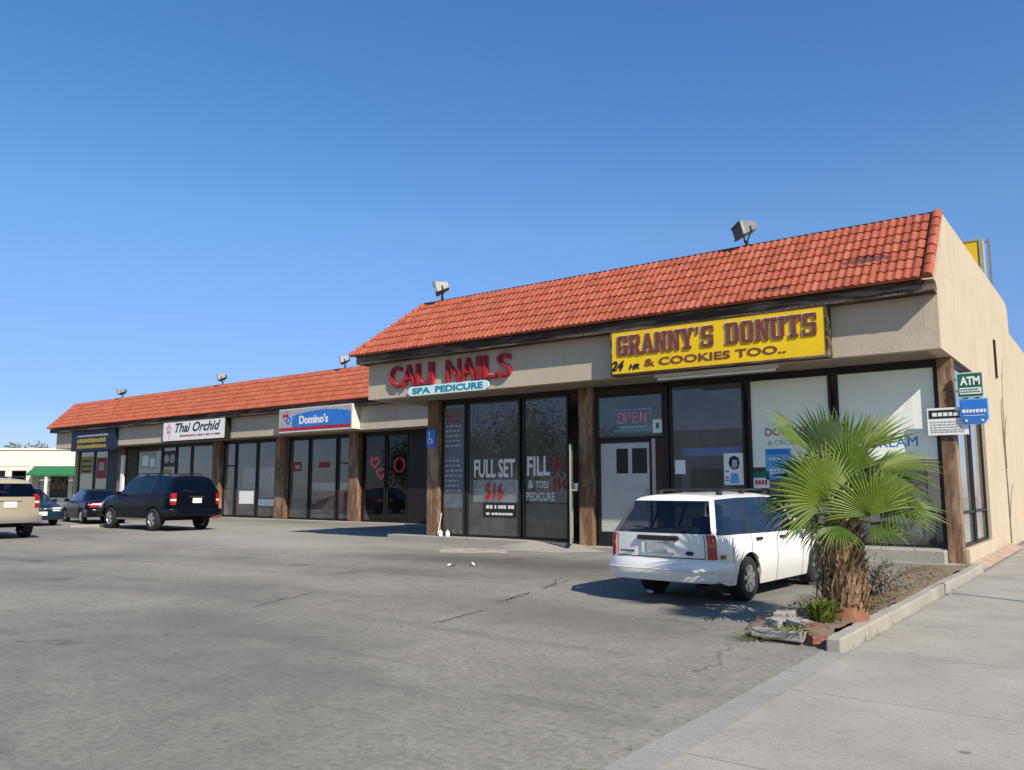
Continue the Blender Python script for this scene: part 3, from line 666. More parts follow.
mb = MB(); mb.box(WL, WR, WF, WF + .2, 3.98, 5.3); mb.box(WL, WL + .2, WF + .202, 36, 3.98, 5.3); kid(mb, 'fascia', M['fascia'], wing, WO)
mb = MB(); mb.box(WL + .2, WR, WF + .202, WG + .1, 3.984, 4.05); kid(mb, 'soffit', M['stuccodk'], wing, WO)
mb = MB(); mb.box(WL - .2, WR - .1, 23.84, WF - .004, 5.0, 5.26); kid(mb, 'eave_board', M['beam'], wing, WO)
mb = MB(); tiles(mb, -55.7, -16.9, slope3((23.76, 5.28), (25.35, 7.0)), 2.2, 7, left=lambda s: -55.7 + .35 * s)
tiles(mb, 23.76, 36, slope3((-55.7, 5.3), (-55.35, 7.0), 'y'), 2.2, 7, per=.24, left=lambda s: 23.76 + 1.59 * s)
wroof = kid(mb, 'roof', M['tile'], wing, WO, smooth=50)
mb = MB()
for k in range(10):
    t0, t1 = k / 10, (k + 1) / 10; p = lambda t, up: (-55.7 + .35 * t, 23.76 + 1.59 * t, 5.29 + 1.71 * t + up)
    mb.tube([p(t0, .035), p(t1, .0)], [.09, .07], 8)
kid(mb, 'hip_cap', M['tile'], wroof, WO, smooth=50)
mb = MB(); mb.box(-55.35, -16.9, 25.34, 25.5, 6.98, 7.03); kid(mb, 'ridge_flashing', M['bronze'], wroof, WO)
mb = MB(); mb.prism([(24.05, 5.27), (25.34, 6.94), (25.5, 6.98), (25.5, 5.27)], yz, -55.3, -16.9); mb.box(-55.2, -17.4, 25.51, 35.8, 6.0, 6.1)
kid(mb, 'roof_deck', M['roofing'], wing, WO)
mb = MB(); mb.box(-54.95, -54.75, WP, 36, 0, 3.98); mb.box(-54.7, -17.4, 35.8, 36, 0, 6.0); kid(mb, 'end_wall', M['stucco'], wing, WO)
mb = MB(); mb.box(-54.7, WR, WG + .012, WG + .12, 3.85, 3.98); kid(mb, 'window_header', M['bronze'], wing, WO)
mb = MB(); mb.box(-54.7, WR, 30.0, 30.2, 0, 3.98)
for x in (-48.7, -38.5, -33.0, -27.75): mb.box(x - .06, x + .06, WG + .12, 30.0, 0, 3.97)
kid(mb, 'inner_wall', M['inner'], wing, WO)
mb = MB(); mb.box(-54.7, WR, WG + .1, 30, -.05, .04); kid(mb, 'shop_floor', M['innerfloor'], wing, WO)
mb = MB(); mb.box(-54.7, WR, WG + .122, 30, 3.97, 4.05); kid(mb, 'ceiling', M['inner'], wing, WO)
for a, b in ((-49.1, -48.55), (-39.0, -38.3), (-33.55, -32.75), (-28.12, -27.5)):
    mb = MB(); mb.box(a, b, WP - .1, WP + .14, .03, 3.98); kid(mb, 'post', M['post'], wing, WO, bevel=.012)
mb = MB(); mb.box(-24.55, WR, WG, WG + .12, .03, 3.85); kid(mb, 'dark_panel_wall', M['bronze'], wing, WO)  # near-black colour paints the shade of the recessed entry onto this wall
wwin(-54.65, -52.6); wwin(-52.5, -50.8)
mb = MB(); mb.box(-50.75, -49.15, WG, WG + .08, .04, 3.85); kid(mb, 'navy_panel', M['navy'], wing, WO)
for a, b in ((-47.2, -44.5), (-44.42, -42.98), (-42.9, -41.4), (-41.32, -39.2)): wwin(a, b)
wwin(-38.25, -37.2, mid=(2.62,), name='door'); wwin(-37.12, -35.35); wwin(-35.27, -33.6)
wwin(-32.72, -31.2); wwin(-31.1, -29.2); wwin(-29.1, -28.15, mid=(2.6,), name='door')
wwin(-27.45, -25.98, gm='glassdk'); wwin(-25.9, -24.6, gm='glassdk')
mb = MB(); mb.box(-32.5, -29.3, 26.55, 27.25, .04, 1.35); mb.box(-32.5, -29.3, 26.55, 27.25, 1.35, 1.75, 1); kid(mb, 'shop_counter', [M['redkerb'], M['offwhite']], wing, WO)  # added counter; its white band paints in reflections of pale vehicles
mb = MB(); mb.box(-37.05, -33.7, WG + .4, WG + .42, 1.0, 2.55); kid(mb, 'curtain', M['paper'], wing, WO)
# ------------------------------------------------------------------ signs, posters, lamps
# red channel letters
sg = thing('letter_sign', 'big red CALI NAILS letters fixed to the stucco band under the eave', 'shop sign', (-14.2, FY, 4.2))
SO = (-14.2, FY, 4.2)
x = -16.32; tot = 'CALI NAILS'; wds = {'C': .43, 'A': .47, 'L': .40, 'I': .17, ' ': .36, 'N': .47, 'S': .42}
raw = sum(wds[c] for c in tot) + .05 * 9; k = 4.2 / raw; z = 4.27
for ch in tot:
    wd = wds[ch] * k
    if ch != ' ':
        mb = MB(); text_to(mb, ch, x, FY - .02, z, wd, .60, .09, 0, -.006)
        text_to(mb, ch, x + .015, FY - .012, z - .01, wd, .60, .07, 1, .012)
        l = mb.build('letter', [M['reddk'], M['red']], sg, SO)
    x += wd + .05 * k
s = thing('hanging_sign', 'narrow pale blue SPA PEDICURE board with rounded ends under the red letters', 'shop sign', (-14.2, FY - .2, 3.95)); SO = (-14.2, FY - .2, 3.95)
pts = []
for i in range(9): a = PI / 2 + PI * i / 8; pts.append((-15.46 + .15 * math.cos(a), 4.115 + .13 * math.sin(a)))
for i in range(9): a = -PI / 2 + PI * i / 8; pts.append((-12.95 + .15 * math.cos(a), 4.115 + .13 * math.sin(a)))
mb = MB(); mb.prism(pts, lambda a, b, d: (a, d, b), FY - .09, FY - .03); kid(mb, 'board', M['lightblue'], s, SO)
mb = MB(); text_to(mb, 'SPA', -15.44, FY - .09, 4.03, .66, .17, .008, 0, .035); kid(mb, 'lettering', M['teal'], s, SO)
mb = MB(); text_to(mb, 'PEDICURE', -14.6, FY - .09, 4.03, 1.62, .17, .008, 0, .035)
kid(mb, 'lettering', M['teal'], s, SO)
mb = MB()
for xx in (-15.2, -13.2): mb.box(xx, xx + .04, FY - .03, FY - .002, 4.0, 4.14)
kid(mb, 'bracket', M['bronze'], s, SO)

# donut sign: slab letters drawn from bars
def slab(mb, ch, x, z, w, h, y, m=0):
    cnt = [0]
    def fy(): cnt[0] += 1; return y - .022 - .0016 * cnt[0]
    B = lambda a, b, c, d: mb.box(x + a * w, x + b * w, fy(), y, z + c * h, z + d * h, m)
    P = lambda pts: mb.prism([(x + a * w, z + b * h) for a, b in pts], lambda p, q, d: (p, d, q), fy(), y, m)
    sv = .14; V0 = (.06, .36); V1 = (.64, .94)
    if ch in 'GDOUNR': pass
    if ch == 'G': B(*V0, .14, .86); B(.12, .9, 0, sv); B(.12, .9, 1 - sv, 1); B(*V1, .66, .86); B(*V1, .14, .48); B(.5, 1, .40, .52)
    elif ch == 'O': B(*V0, .12, .88); B(*V1, .12, .88); B(.14, .86, 0, sv); B(.14, .86, 1 - sv, 1)
    elif ch == 'D': B(*V0, .0, 1); B(0, .86, 0, sv); B(0, .86, 1 - sv, 1); B(*V1, .12, .88)
    elif ch == 'U': B(*V0, .12, 1); B(*V1, .12, 1); B(.14, .86, 0, sv); B(0, .44, 1 - sv, 1); B(.56, 1, 1 - sv, 1)
    elif ch == 'T': B(.34, .66, 0, 1); B(0, 1, 1 - sv, 1); B(0, .14, .72, .9); B(.86, 1, .72, .9); B(.22, .78, 0, sv)
    elif ch == 'R': B(*V0, 0, 1); B(0, .86, 1 - sv, 1); B(*V1, .56, .9); B(.3, .86, .44, .57); P([(.42, .46), (.72, .46), (.98, 0), (.66, 0)]); B(0, .44, 0, sv); B(.6, 1.02, 0, sv)
    elif ch == 'A': P([(.36, 1), (.64, 1), (.97, .1), (.66, .1), (.5, .7), (.3, .1), (.06, .1)]); B(.25, .75, .30, .42); B(0, .4, 0, sv); B(.58, 1.02, 0, sv)
    elif ch == 'N': B(.08, .3, 0, 1); B(.72, .92, 0, 1); P([(.08, 1), (.36, 1), (.92, 0), (.66, 0)]); B(0, .38, 0, sv); B(.6, 1, 1 - sv, 1)
    elif ch == 'Y': B(.34, .66, 0, .45); P([(.02, 1), (.34, 1), (.66, .4), (.34, .4)]); P([(.72, 1), (.98, 1), (.66, .42), (.46, .42)]); B(0, .42, 1 - sv, 1); B(.62, 1, 1 - sv, 1); B(.2, .8, 0, sv)
    elif ch == 'S': B(.1, .9, 0, sv); B(.1, .9, 1 - sv, 1); B(*V0, .52, .88); B(*V1, .12, .5); B(.1, .9, .44, .58); B(.04, .2, .06, .3); B(.8, .96, .7, .94)
    elif ch == "'": P([(.2, 1), (.8, 1), (.6, .64), (.3, .64)])
s = thing('shop_sign', "long yellow GRANNY'S DONUTS board with brown western letters below the tiled eave", 'shop sign', (-6.85, 16.0, 4.0)); SO = (-6.85, 16.0, 4.0)
y0 = 15.98
mb = MB(); mb.box(-9.08, -4.42, y0 + .01, FY - .004, 4.03, 4.97); kid(mb, 'face', M['yellow'], s, SO)
mb = MB(); mb.box(-9.12, -9.08, y0, FY - .006, 3.99, 4.996); mb.box(-4.42, -4.38, y0, FY - .006, 3.99, 4.996)
mb.box(-9.08, -4.42, y0 + .002, FY - .008, 3.99, 4.03); mb.box(-9.08, -4.42, y0 + .002, FY - .008, 4.97, 4.996); kid(mb, 'frame', M['beam'], s, SO)
mb = MB(); x = -8.95; line = "GRANNY'S DONUTS"; wd = {"'": .14, ' ': .24}
tot = sum(wd.get(c, .33) for c in line) + .02 * 14; kx = 4.40 / tot
for ch in line:
    w_ = wd.get(ch, .33) * kx
    if ch != ' ': slab(mb, ch, x, 4.43, w_, .44, y0 + .008); slab(mb, ch, x - .028, 4.444, w_, .44, y0 + .0095 + .018, 1)
    else: kid(mb, 'lettering', [M['brownletter'], M['offwhite']], s, SO); mb = MB()
    x += w_ + .02 * kx
kid(mb, 'lettering', [M['brownletter'], M['offwhite']], s, SO); mb = MB()
text_to(mb, '& COOKIES TOO..', -8.28, y0 + .01, 4.14, 3.1, .165, .012, 0, .018)
kid(mb, 'lettering', M['brownletter'], s, SO); mb = MB()
text_to(mb, '24', -9.12, y0 + .01, 4.1, .34, .22, .012, 0, .04, .3); kid(mb, 'lettering', M['black'], s, SO); mb = MB()
text_to(mb, 'HR', -8.66, y0 + .01, 4.1, .26, .12, .012, 0, .04, .3)
kid(mb, 'lettering', M['black'], s, SO)
s = thing('tube_light', 'pale fluorescent tube fixture along the soffit edge beneath the yellow sign', 'tube light', (-6.85, 16.45, 3.9)); SO = (-6.85, 16.45, 3.9)
mb = MB(); mb.box(-8.23, -5.5, 16.36, 16.5, 3.93, 3.998); kid(mb, 'housing', M['offwhite'], s, SO)
mb = MB(); mb.tube([(-8.18, 16.43, 3.895), (-5.55, 16.43, 3.895)], .03, 8); kid(mb, 'tube', M['white'], s, SO, smooth=40)

# blade signs at the corner
s = thing('blade_sign', 'green ATM sign on a bracket out from the side wall, topmost of the blades', 'sign', (-2.2, 17.42, 3.18)); SO = (-2.2, 17.42, 3.18)
mb = MB(); mb.box(-2.44, -2.0, 17.40, 17.44, 3.19, 3.66); kid(mb, 'panel', M['offwhite'], s, SO)
mb = MB(); mb.box(-2.42, -2.02, 17.394, 17.399, 3.21, 3.64); kid(mb, 'green_face', M['green'], s, SO)
mb = MB(); text_to(mb, 'ATM', -2.385, 17.393, 3.42, .33, .16, .004, 0, .04); mb.box(-2.40, -2.04, 17.388, 17.393, 3.25, 3.37)
for z in (3.28, 3.325):
    x = -2.38
    while x < -2.08: w_ = random.uniform(.02, .05); mb.box(x, min(x + w_, -2.06), 17.384, 17.3878, z, z + .022, 1); x += w_ + .012
kid(mb, 'lettering', [M['white'], M['green']], s, SO)
mb = MB(); mb.box(-2.499, -2.441, 17.41, 17.43, 3.3, 3.34); mb.box(-2.499, -2.441, 17.41, 17.43, 3.52, 3.56); kid(mb, 'bracket', M['steel'], s, SO)
s = thing('blade_sign', 'bright blue blade sign with cut lower corners, hung under the green ATM sign', 'sign', (-2.18, 17.42, 2.68)); SO = (-2.18, 17.42, 2.68)
mb = MB(); mb.prism([(-2.42, 3.16), (-1.95, 3.16), (-1.95, 2.78), (-2.03, 2.68), (-2.34, 2.68), (-2.42, 2.78)], lambda a, b, d: (a, d, b), 17.40, 17.44); kid(mb, 'panel', M['skyblue'], s, SO)
mb = MB(); mb.prism([(-2.40, 3.14), (-1.97, 3.14), (-1.97, 2.79), (-2.04, 2.70), (-2.33, 2.70), (-2.40, 2.79)], lambda a, b, d: (a, d, b), 17.394, 17.399); kid(mb, 'blue_face', M['blue'], s, SO)
mb = MB(); x = -2.38
while x < -2.02: w_ = random.uniform(.03, .06); mb.box(x, min(x + w_, -1.99), 17.388, 17.393, 2.90, 2.96); x += w_ + .014
kid(mb, 'lettering', M['white'], s, SO)
for xx in (-2.34, -2.07): mb = MB(); mb.box(xx, xx + .04, 17.388, 17.393, 2.73, 2.77); kid(mb, 'white_dot', M['white'], s, SO)
mb = MB(); mb.box(-2.36, -2.01, 17.388, 17.393, 2.84, 2.85)
kid(mb, 'lettering', M['white'], s, SO)
mb = MB(); mb.box(-2.499, -2.421, 17.41, 17.43, 2.95, 2.99); kid(mb, 'bracket', M['steel'], s, SO)
s = thing('notice_sign', 'white notice board with black heading, screwed to the brown corner post', 'sign', (-2.65, 17.45, 2.5)); SO = (-2.65, 17.45, 2.5)
mb = MB(); mb.box(-2.99, -2.3, 17.44, 17.47, 2.5, 3.02); kid(mb, 'panel', M['white'], s, SO)
mb = MB(); mb.box(-2.96, -2.33, 17.434, 17.439, 2.82, 2.98)
for z in (2.88, ):
    x = -2.90
    while x < -2.42: w_ = random.uniform(.05, .09); mb.box(x, min(x + w_, -2.4), 17.429, 17.4338, z - .02, z + .05, 1); x += w_ + .02
for z in (2.74, 2.69, 2.64, 2.59, 2.55):
    x = -2.94
    while x < -2.4: w_ = random.uniform(.02, .07); mb.box(x, min(x + w_, -2.36), 17.435, 17.439, z, z + .022, 2); x += w_ + .018
kid(mb, 'lettering', [M['black'], M['white'], M['paper']], s, SO)
# roof sign behind the parapet
s = thing('roof_sign', 'yellow box sign in a pale steel frame rising behind the corner parapet', 'sign', (-3.6, 25.5, 6.0)); SO = (-3.6, 25.5, 6.0)
mb = MB(); mb.box(-5.0, -2.82, 25.42, 25.8, 6.7, 8.3); kid(mb, 'face', M['yellow'], s, SO)
mb = MB(); mb.box(-5.06, -2.8, 25.40, 25.84, 8.302, 8.35); mb.box(-5.06, -2.8, 25.40, 25.84, 6.6, 6.698); mb.box(-2.798, -2.70, 25.40, 25.84, 6.6, 8.35); mb.box(-5.18, -5.062, 25.40, 25.84, 6.6, 8.35)
for xx in (-4.6, -3.1): mb.box(xx, xx + .1, 25.55, 25.65, 6.0, 6.598)
kid(mb, 'frame', plain('sign_frame', (.36, .33, .27), .6, 0, .15, 5), s, SO)
mb = MB(); 
for xx in (-2.66, -5.0): mb.box(xx, xx + .07, 26.1, 26.17, 6.0, 8.5)
mb.box(-4.93, -2.66, 26.11, 26.16, 8.4, 8.46); kid(mb, 'back_stand', M['steel'], s, SO)
# disabled parking plate on the salon post
s = thing('parking_sign', 'small blue wheelchair sign on the brown post left of the nail salon', 'sign', (-15.9, PY - .02, 2.66)); SO = (-15.9, PY - .02, 2.66)
mb = MB(); mb.box(-16.06, -15.72, PY - .03, PY - .003, 2.66, 3.16); kid(mb, 'plate', M['blue'], s, SO)
mb = MB(); yq = PY - .034
mb.box(-15.96, -15.93, yq, yq + .003, 2.88, 3.02); mb.lathe([(0, 0), (.028, 0), (.028, .003), (0, .003)], (-15.95, yq, 3.06), 'y', 12)
for i in range(14):
    a0, a1 = PI * .75 + i * PI * 1.35 / 14, PI * .75 + (i + 1) * PI * 1.35 / 14
    mb.add([(-15.91 + r_ * math.cos(a), yq, 2.84 + r_ * math.sin(a)) for r_, a in ((.07, a0), (.09, a0), (.09, a1), (.07, a1))], [(0, 1, 2, 3)])
mb.box(-15.93, -15.85, yq, yq + .003, 2.88, 2.905); mb.box(-15.87, -15.845, yq, yq + .003, 2.79, 2.88); mb.box(-15.87, -15.80, yq, yq + .003, 2.775, 2.795)
kid(mb, 'symbol', M['white'], s, SO)

# neon and papers in the donut shop windows
s = thing('neon_sign', 'neon OPEN sign glowing red in a blue frame above the donut shop door', 'neon sign', (-9.55, GY + .1, 2.87)); SO = (-9.55, GY + .1, 2.87)
def neon_text(mb, st, x, z, w, h, y, r=.011):
    S = {'O': [[(.1, 0), (.9, 0), (1, .2), (1, .8), (.9, 1), (.1, 1), (0, .8), (0, .2), (.1, 0)]], 'P': [[(0, 0), (0, 1), (.8, 1), (1, .8), (.8, .5), (0, .5)]],
         'E': [[(1, 0), (0, 0), (0, 1), (1, 1)], [(0, .5), (.8, .5)]], 'N': [[(0, 0), (0, 1)], [(0, 1), (1, 0)], [(1, 0), (1, 1)]]}
    cw = w / len(st)
    for i, ch in enumerate(st):
        for l in S[ch]: mb.tube([(x + cw * (i + .12 + .7 * a), y, z + b * h) for a, b in l], r, 6)
mb = MB(); neon_text(mb, 'OPEN', -9.95, 3.08, .82, .24, GY + .1); kid(mb, 'red_tube', M['neonred'], s, SO)
mb = MB(); mb.tube([(-9.9 + .04 * i, GY + .1, 2.97 + .03 * math.sin(i * 1.9)) for i in range(20)], .009, 6); kid(mb, 'green_tube', M['neongreen'], s, SO)
mb = MB(); q = [(-10.06, 2.89), (-9.04, 2.89), (-9.04, 3.4), (-10.06, 3.4), (-10.06, 2.89)]
mb.tube([(a, GY + .1, b) for a, b in q], .009, 6); kid(mb, 'blue_tube', M['neonblue'], s, SO)
mb = MB(); mb.box(-10.1, -9.0, GY + .13, GY + .15, 2.85, 3.44); kid(mb, 'backboard', M['darkplastic'], s, SO)
def poster(name, label, cat, x0, x1, z0, z1, y, mats, extra=None, group=None):
    mb = MB(); mb.box(x0, x1, y, y + .003, z0, z1)
    if extra: extra(mb)
    o = mb.build(name, mats, None, (x0, y, z0)); return tag(o, label, cat, group)
yi = GY + .031
poster('paper_notice', 'white card with a dark mark right of the neon sign above the donut door', 'notice', -8.95, -8.7, 2.8, 3.12, yi, [M['white'], M['teal']], lambda mb: mb.box(-8.87, -8.78, yi - .003, yi - .0005, 2.9, 3.04, 1))
poster('paper_notice', 'blank white sheet taped low in the window right of the donut door', 'notice', -8.4, -8.14, 1.82, 2.14, yi, [M['white']])
def face(mb):
    mb.prism([(-7.06, 1.95), (-6.98, 1.9), (-6.88, 1.93), (-6.84, 2.05), (-6.87, 2.17), (-6.97, 2.22), (-7.07, 2.17), (-7.1, 2.05)], lambda a, b, d: (a, d, b), yi - .003, yi - .0005, 1)
    mb.prism([(-7.03, 1.96), (-6.95, 1.92), (-6.89, 2.0), (-6.9, 2.12), (-7.0, 2.13)], lambda a, b, d: (a, d, b), yi - .005, yi - .0032, 2)
    mb.prism([(-7.08, 1.6), (-6.84, 1.6), (-6.9, 1.82), (-7.04, 1.84)], lambda a, b, d: (a, d, b), yi - .003, yi - .0005, 3)
    for z in (1.66, 1.72, 1.86): mb.box(-7.18, -7.1, yi - .003, yi - .0005, z, z + .025, 1)
poster('window_poster', 'white poster of a dark haired face and blue shirt in the donut window', 'poster', -7.21, -6.76, 1.57, 2.27, yi, [M['white'], M['navy'], M['paper'], M['skyblue']], face)
def bluep(mb):
    mb.box(-6.24, -5.72, yi - .003, yi - .0005, 2.22, 2.33, 1)
    for z in (1.78, 1.86, 2.1): 
        x = -6.18
        while x < -5.8: w_ = random.uniform(.04, .1); mb.box(x, x + w_, yi - .003, yi - .0005, z, z + .05, 2); x += w_ + .025
poster('window_poster', 'sky blue poster with white lettering on the pale blind behind the palm', 'poster', -6.26, -5.7, 1.68, 2.34, yi, [M['skyblue'], M['blue'], M['white']], bluep)
def redp(mb):
    x = -6.5
    while x < -6.24: mb.box(x, x + .05, yi - .003, yi - .0005, 1.57, 1.67, 1); x += .07
    mb.box(-6.55, -6.19, yi - .003, yi - .0005, 1.72, 1.86, 2)
poster('window_poster', 'small white and red card under a dark green strip beside the blue poster', 'poster', -6.55, -6.19, 1.5, 1.86, yi, [M['white'], M['red'], M['green']], redp)
# price list in the narrow salon window
def pricelist(mb):
    for k, z in enumerate([3.5 - .14 * i for i in range(16)]):
        if k in (7, 8): continue
        x = -15.48
        while x < -14.95: w_ = random.uniform(.05, .16); mb.box(x, x + w_, yi - .003, yi - .0005, z, z + .05, 1 if k > 1 else 2); x += w_ + .05
poster('price_list', 'long dark price list with pale lines filling the narrow salon window', 'price list', -15.53, -14.8, .95, 3.75, yi, [M['listpaper'], M['paper'], M['reddk']], pricelist)
for k, (x, lab) in enumerate(((-15.42, 'left white jug'), (-15.16, 'right white jug'))):
    mb = MB(); mb.lathe([(0, 0), (.055, 0), (.062, .02), (.062, .11), (.025, .15), (.025, .175), (0, .175)], (x, 17.4, .172), 'z', 12)
    tag(mb.build('jug', M['white'], None, (x, 17.4, .172), smooth=40), lab + ' of the pair on the walkway by the narrow salon window', 'jug')
mb = MB(); mb.tube([(-15.58, 17.45, .172), (-15.53, 17.56, .8)], .014, 8)
tag(mb.build('broom_stick', M['offwhite'], None, (-15.58, 17.45, .172), smooth=40), 'short white stick leaning in the corner by the narrow salon window', 'stick')
mb = MB(); mb.lathe([(0, 0), (.05, 0), (.062, .2), (.058, .2), (.046, .02), (0, .02)], (-10.98, 17.42, 1.42), 'z', 14)
mb.box(-11.0, -10.955, 17.42, 17.5, 1.44, 1.46)
tag(mb.build('cup', M['white'], None, (-10.98, 17.42, 1.42), smooth=40), 'white cup holder on the brown post between salon and donut shop', 'cup')

# wing signs
def wthing(name, label, cat, p, group=None): return wplace(thing(name, label, cat, (0, 0, 0), 0, group), p)
P0 = (-28.800, 23.8, 4.0)
s = wthing('shop_sign', "blue Domino's box sign with red stripe on the wing fascia", 'shop sign', P0)
mb = MB(); mb.box(-31.350, -26.300, 23.75, WF - .004, 4.02, 5.1); kid(mb, 'cabinet', M['offwhite'], s, P0)
mb = MB(); mb.box(-31.310, -26.340, 23.742, 23.749, 4.1, 5.06); kid(mb, 'grey_face', M['paper'], s, P0)
arc = [(-30.350, 4.24)] + [(-30.350 + 3.98 * t, 4.62 + .40 * math.sin(PI * (.12 + .62 * t)) - .12 * t) for t in [i / 16 for i in range(17)]] + [(-26.350, 4.24)]
mb = MB(); mb.prism(arc, lambda a, b, d: (a, d, b), 23.735, 23.7418); kid(mb, 'blue_arch', M['blue'], s, P0)
mb = MB(); mb.box(-31.310, -26.340, 23.734, 23.7418, 4.1, 4.235); kid(mb, 'red_stripe', M['red'], s, P0)
mb = MB(); text_to(mb, "Domino's", -29.850, 23.7345, 4.36, 2.0, .40, .006, 0, .03)
cx, cz, a = -30.750, 4.68, R_(45)
def rot(u, v): return (cx + u * math.cos(a) - v * math.sin(a), cz + u * math.sin(a) + v * math.cos(a))
for (u0, u1, mi) in ((-.30, -.01, 1), (.01, .30, 2)):
    mb.prism([rot(-.17, u0), rot(.17, u0), rot(.17, u1), rot(-.17, u1)], lambda p, q, d: (p, d, q), 23.733, 23.7415, mi)
for (u, v) in ((0, -.16), (-.08, .08), (.08, .22)):
    c_ = rot(u, v); mb.lathe([(0, 0), (.045, 0), (.045, .003), (0, .003)], (c_[0], 23.7295, c_[1]), 'y', 10, 0)
kid(mb, 'logo', [M['white'], M['blue'], M['red']], s, P0)
P0 = (-38.750, 23.9, 3.95)
s = wthing('shop_sign', 'white Thai Orchid box sign with blue script above the black off-roader', 'shop sign', P0)
mb = MB(); mb.box(-41.700, -35.850, 23.86, WF - .004, 3.95, 5.1); kid(mb, 'cabinet', M['bronze'], s, P0)
mb = MB(); mb.box(-41.650, -35.900, 23.852, 23.859, 4.0, 5.05); kid(mb, 'white_face', M['white'], s, P0)
mb = MB(); text_to(mb, 'Thai Orchid', -40.450, 23.85, 4.42, 4.2, .5, .006, 0, .022, .35)
x = -39.950
while x < -36.350: w_ = random.uniform(.06, .18); mb.box(x, x + w_, 23.846, 23.8515, 4.18, 4.27, 1); x += w_ + random.choice((.04, .04, .12))
kid(mb, 'lettering', [M['navy'], M['reddk']], s, P0)
mb = MB()
for k in range(5):
    a0 = k * 2 * PI / 5 + .3; c_ = (-41.100, 4.62)
    mb.prism([(c_[0] + .3 * math.cos(a0 + da) * rr, c_[1] + .3 * math.sin(a0 + da) * rr) for da, rr in ((0, .1), (-.45, .75), (0, 1), (.45, .75))], lambda p, q, d: (p, d, q), 23.846, 23.8515)
mb.prism([(-41.130, 4.5), (-41.070, 4.5), (-40.950, 4.08), (-41.030, 4.06)], lambda p, q, d: (p, d, q), 23.8462, 23.8515)
MATS['pink'] = plain('pink_print', (.62, .25, .30), .6); kid(mb, 'flower', MATS['pink'], s, P0)
P0 = (-50.1, 24.0, 3.6)
s = wthing('shop_sign', 'dark navy sign with yellow lettering at the far left end of the wing', 'shop sign', P0)
mb = MB(); mb.box(-52.7, -47.2, 24.0, WF - .004, 3.75, 4.96); kid(mb, 'panel', M['navy'], s, P0)
mb = MB()
for z, h, mi in ((4.6, .14, 1), (4.24, .26, 0), (3.9, .22, 0)):
    x = -51.9
    while x < -48.3: w_ = random.uniform(.12, .26); mb.box(x, x + w_, 23.992, 23.9995, z, z + h * random.uniform(.8, 1), mi); x += w_ + .07
MATS['ochre'] = plain('ochre_letter', (.36, .27, .03), .6); kid(mb, 'lettering', [MATS['ochre'], M['paper']], s, P0)
def wposter(name, label, cat, x0, x1, z0, z1, mats, extra=None):
    mb = MB(); y = WG + .033; mb.box(x0, x1, y, y + .003, z0, z1)
    if extra: extra(mb, y)
    o = mb.build(name, mats, None, (x0, y, z0)); wplace(o, (x0, y, z0)); return tag(o, label, cat)
wposter('window_poster', 'white picture poster high in the window left of the Thai sign', 'poster', -46.9, -45.2, 2.6, 3.6, [M['paper'], M['white']], lambda mb, y: (mb.box(-46.7, -46.0, y - .003, y - .0005, 2.8, 3.4, 1), mb.box(-45.8, -45.3, y - .003, y - .0005, 2.75, 3.2, 1)))
wposter('window_poster', 'pair of pale round pictures on a poster under the Thai sign', 'poster', -44.3, -43.1, 2.7, 3.6, [M['bronze'], M['paper']], lambda mb, y: [mb.lathe([(0, 0), (.26, 0), (.26, .002), (0, .002)], (xx, y - .003, 3.15), 'y', 14, 1) for xx in (-44.0, -43.4)])
wposter('window_poster', 'yellow green flyer in the window above the black off-roader', 'poster', -44.35, -43.5, 2.0, 2.55, [MATS['ochre'], M['white']], lambda mb, y: mb.box(-44.2, -43.7, y - .003, y - .0005, 2.1, 2.3, 1))
wposter('window_poster', 'yellow lettered poster in the far left shop window', 'poster', -54.4, -52.8, 2.4, 3.5, [MATS['ochre'], M['bronze']], lambda mb, y: [mb.box(-54.3, -53.0, y - .003, y - .0005, z, z + .14, 1) for z in (2.5, 2.8, 3.15)])
wposter('window_poster', 'dark red and grey picture poster beside the navy panel at far left', 'poster', -52.3, -51.0, 2.1, 3.4, [M['reddk'], M['paper']], lambda mb, y: mb.box(-52.0, -51.3, y - .003, y - .0005, 2.6, 3.1, 1))
wposter('window_poster', 'large white sheet low in the window right of the black off-roader', 'poster', -36.8, -35.55, .7, 1.35, [M['white']])
wposter('window_poster', 'wide white sheet along the bottom of the window left of the pizza shop', 'poster', -35.15, -33.7, .62, .95, [M['white']])
wposter('window_poster', 'red and white round sticker left in the pizza shop window', 'poster', -32.4, -31.8, 2.3, 2.75, [M['reddk'], M['paper']], lambda mb, y: mb.box(-32.25, -31.95, y - .003, y - .0005, 2.42, 2.6, 1))
wposter('window_poster', 'flat red sticker right in the pizza shop window', 'poster', -30.5, -29.7, 2.45, 2.72, [M['reddk']])
s = wthing('neon_sign', 'red neon heart shapes glowing in the dark last window of the wing', 'neon sign', (-26.2, WG + .2, 1.9)); P0 = (-26.2, WG + .2, 1.9)
def heart(cx, cz, r): return [(cx + r * .062 * 16 * math.sin(t) ** 3, WG + .2, cz + r * .062 * (13 * math.cos(t) - 5 * math.cos(2 * t) - 2 * math.cos(3 * t) - math.cos(4 * t))) for t in [i * 2 * PI / 20 for i in range(21)]]
for c_ in ((-26.85, 2.65, .26), (-26.45, 2.15, .26)):
    mb = MB(); mb.tube(heart(*c_), .045, 6); kid(mb, 'heart_tube', M['neonred'], s, P0)
mb = MB(); mb.tube([(-25.3 + .3 * math.cos(t), WG + .2, 2.5 + .3 * math.sin(t)) for t in [i * 2 * PI / 20 for i in range(21)]], .035, 6); kid(mb, 'ring_tube', M['neonred'], s, P0)
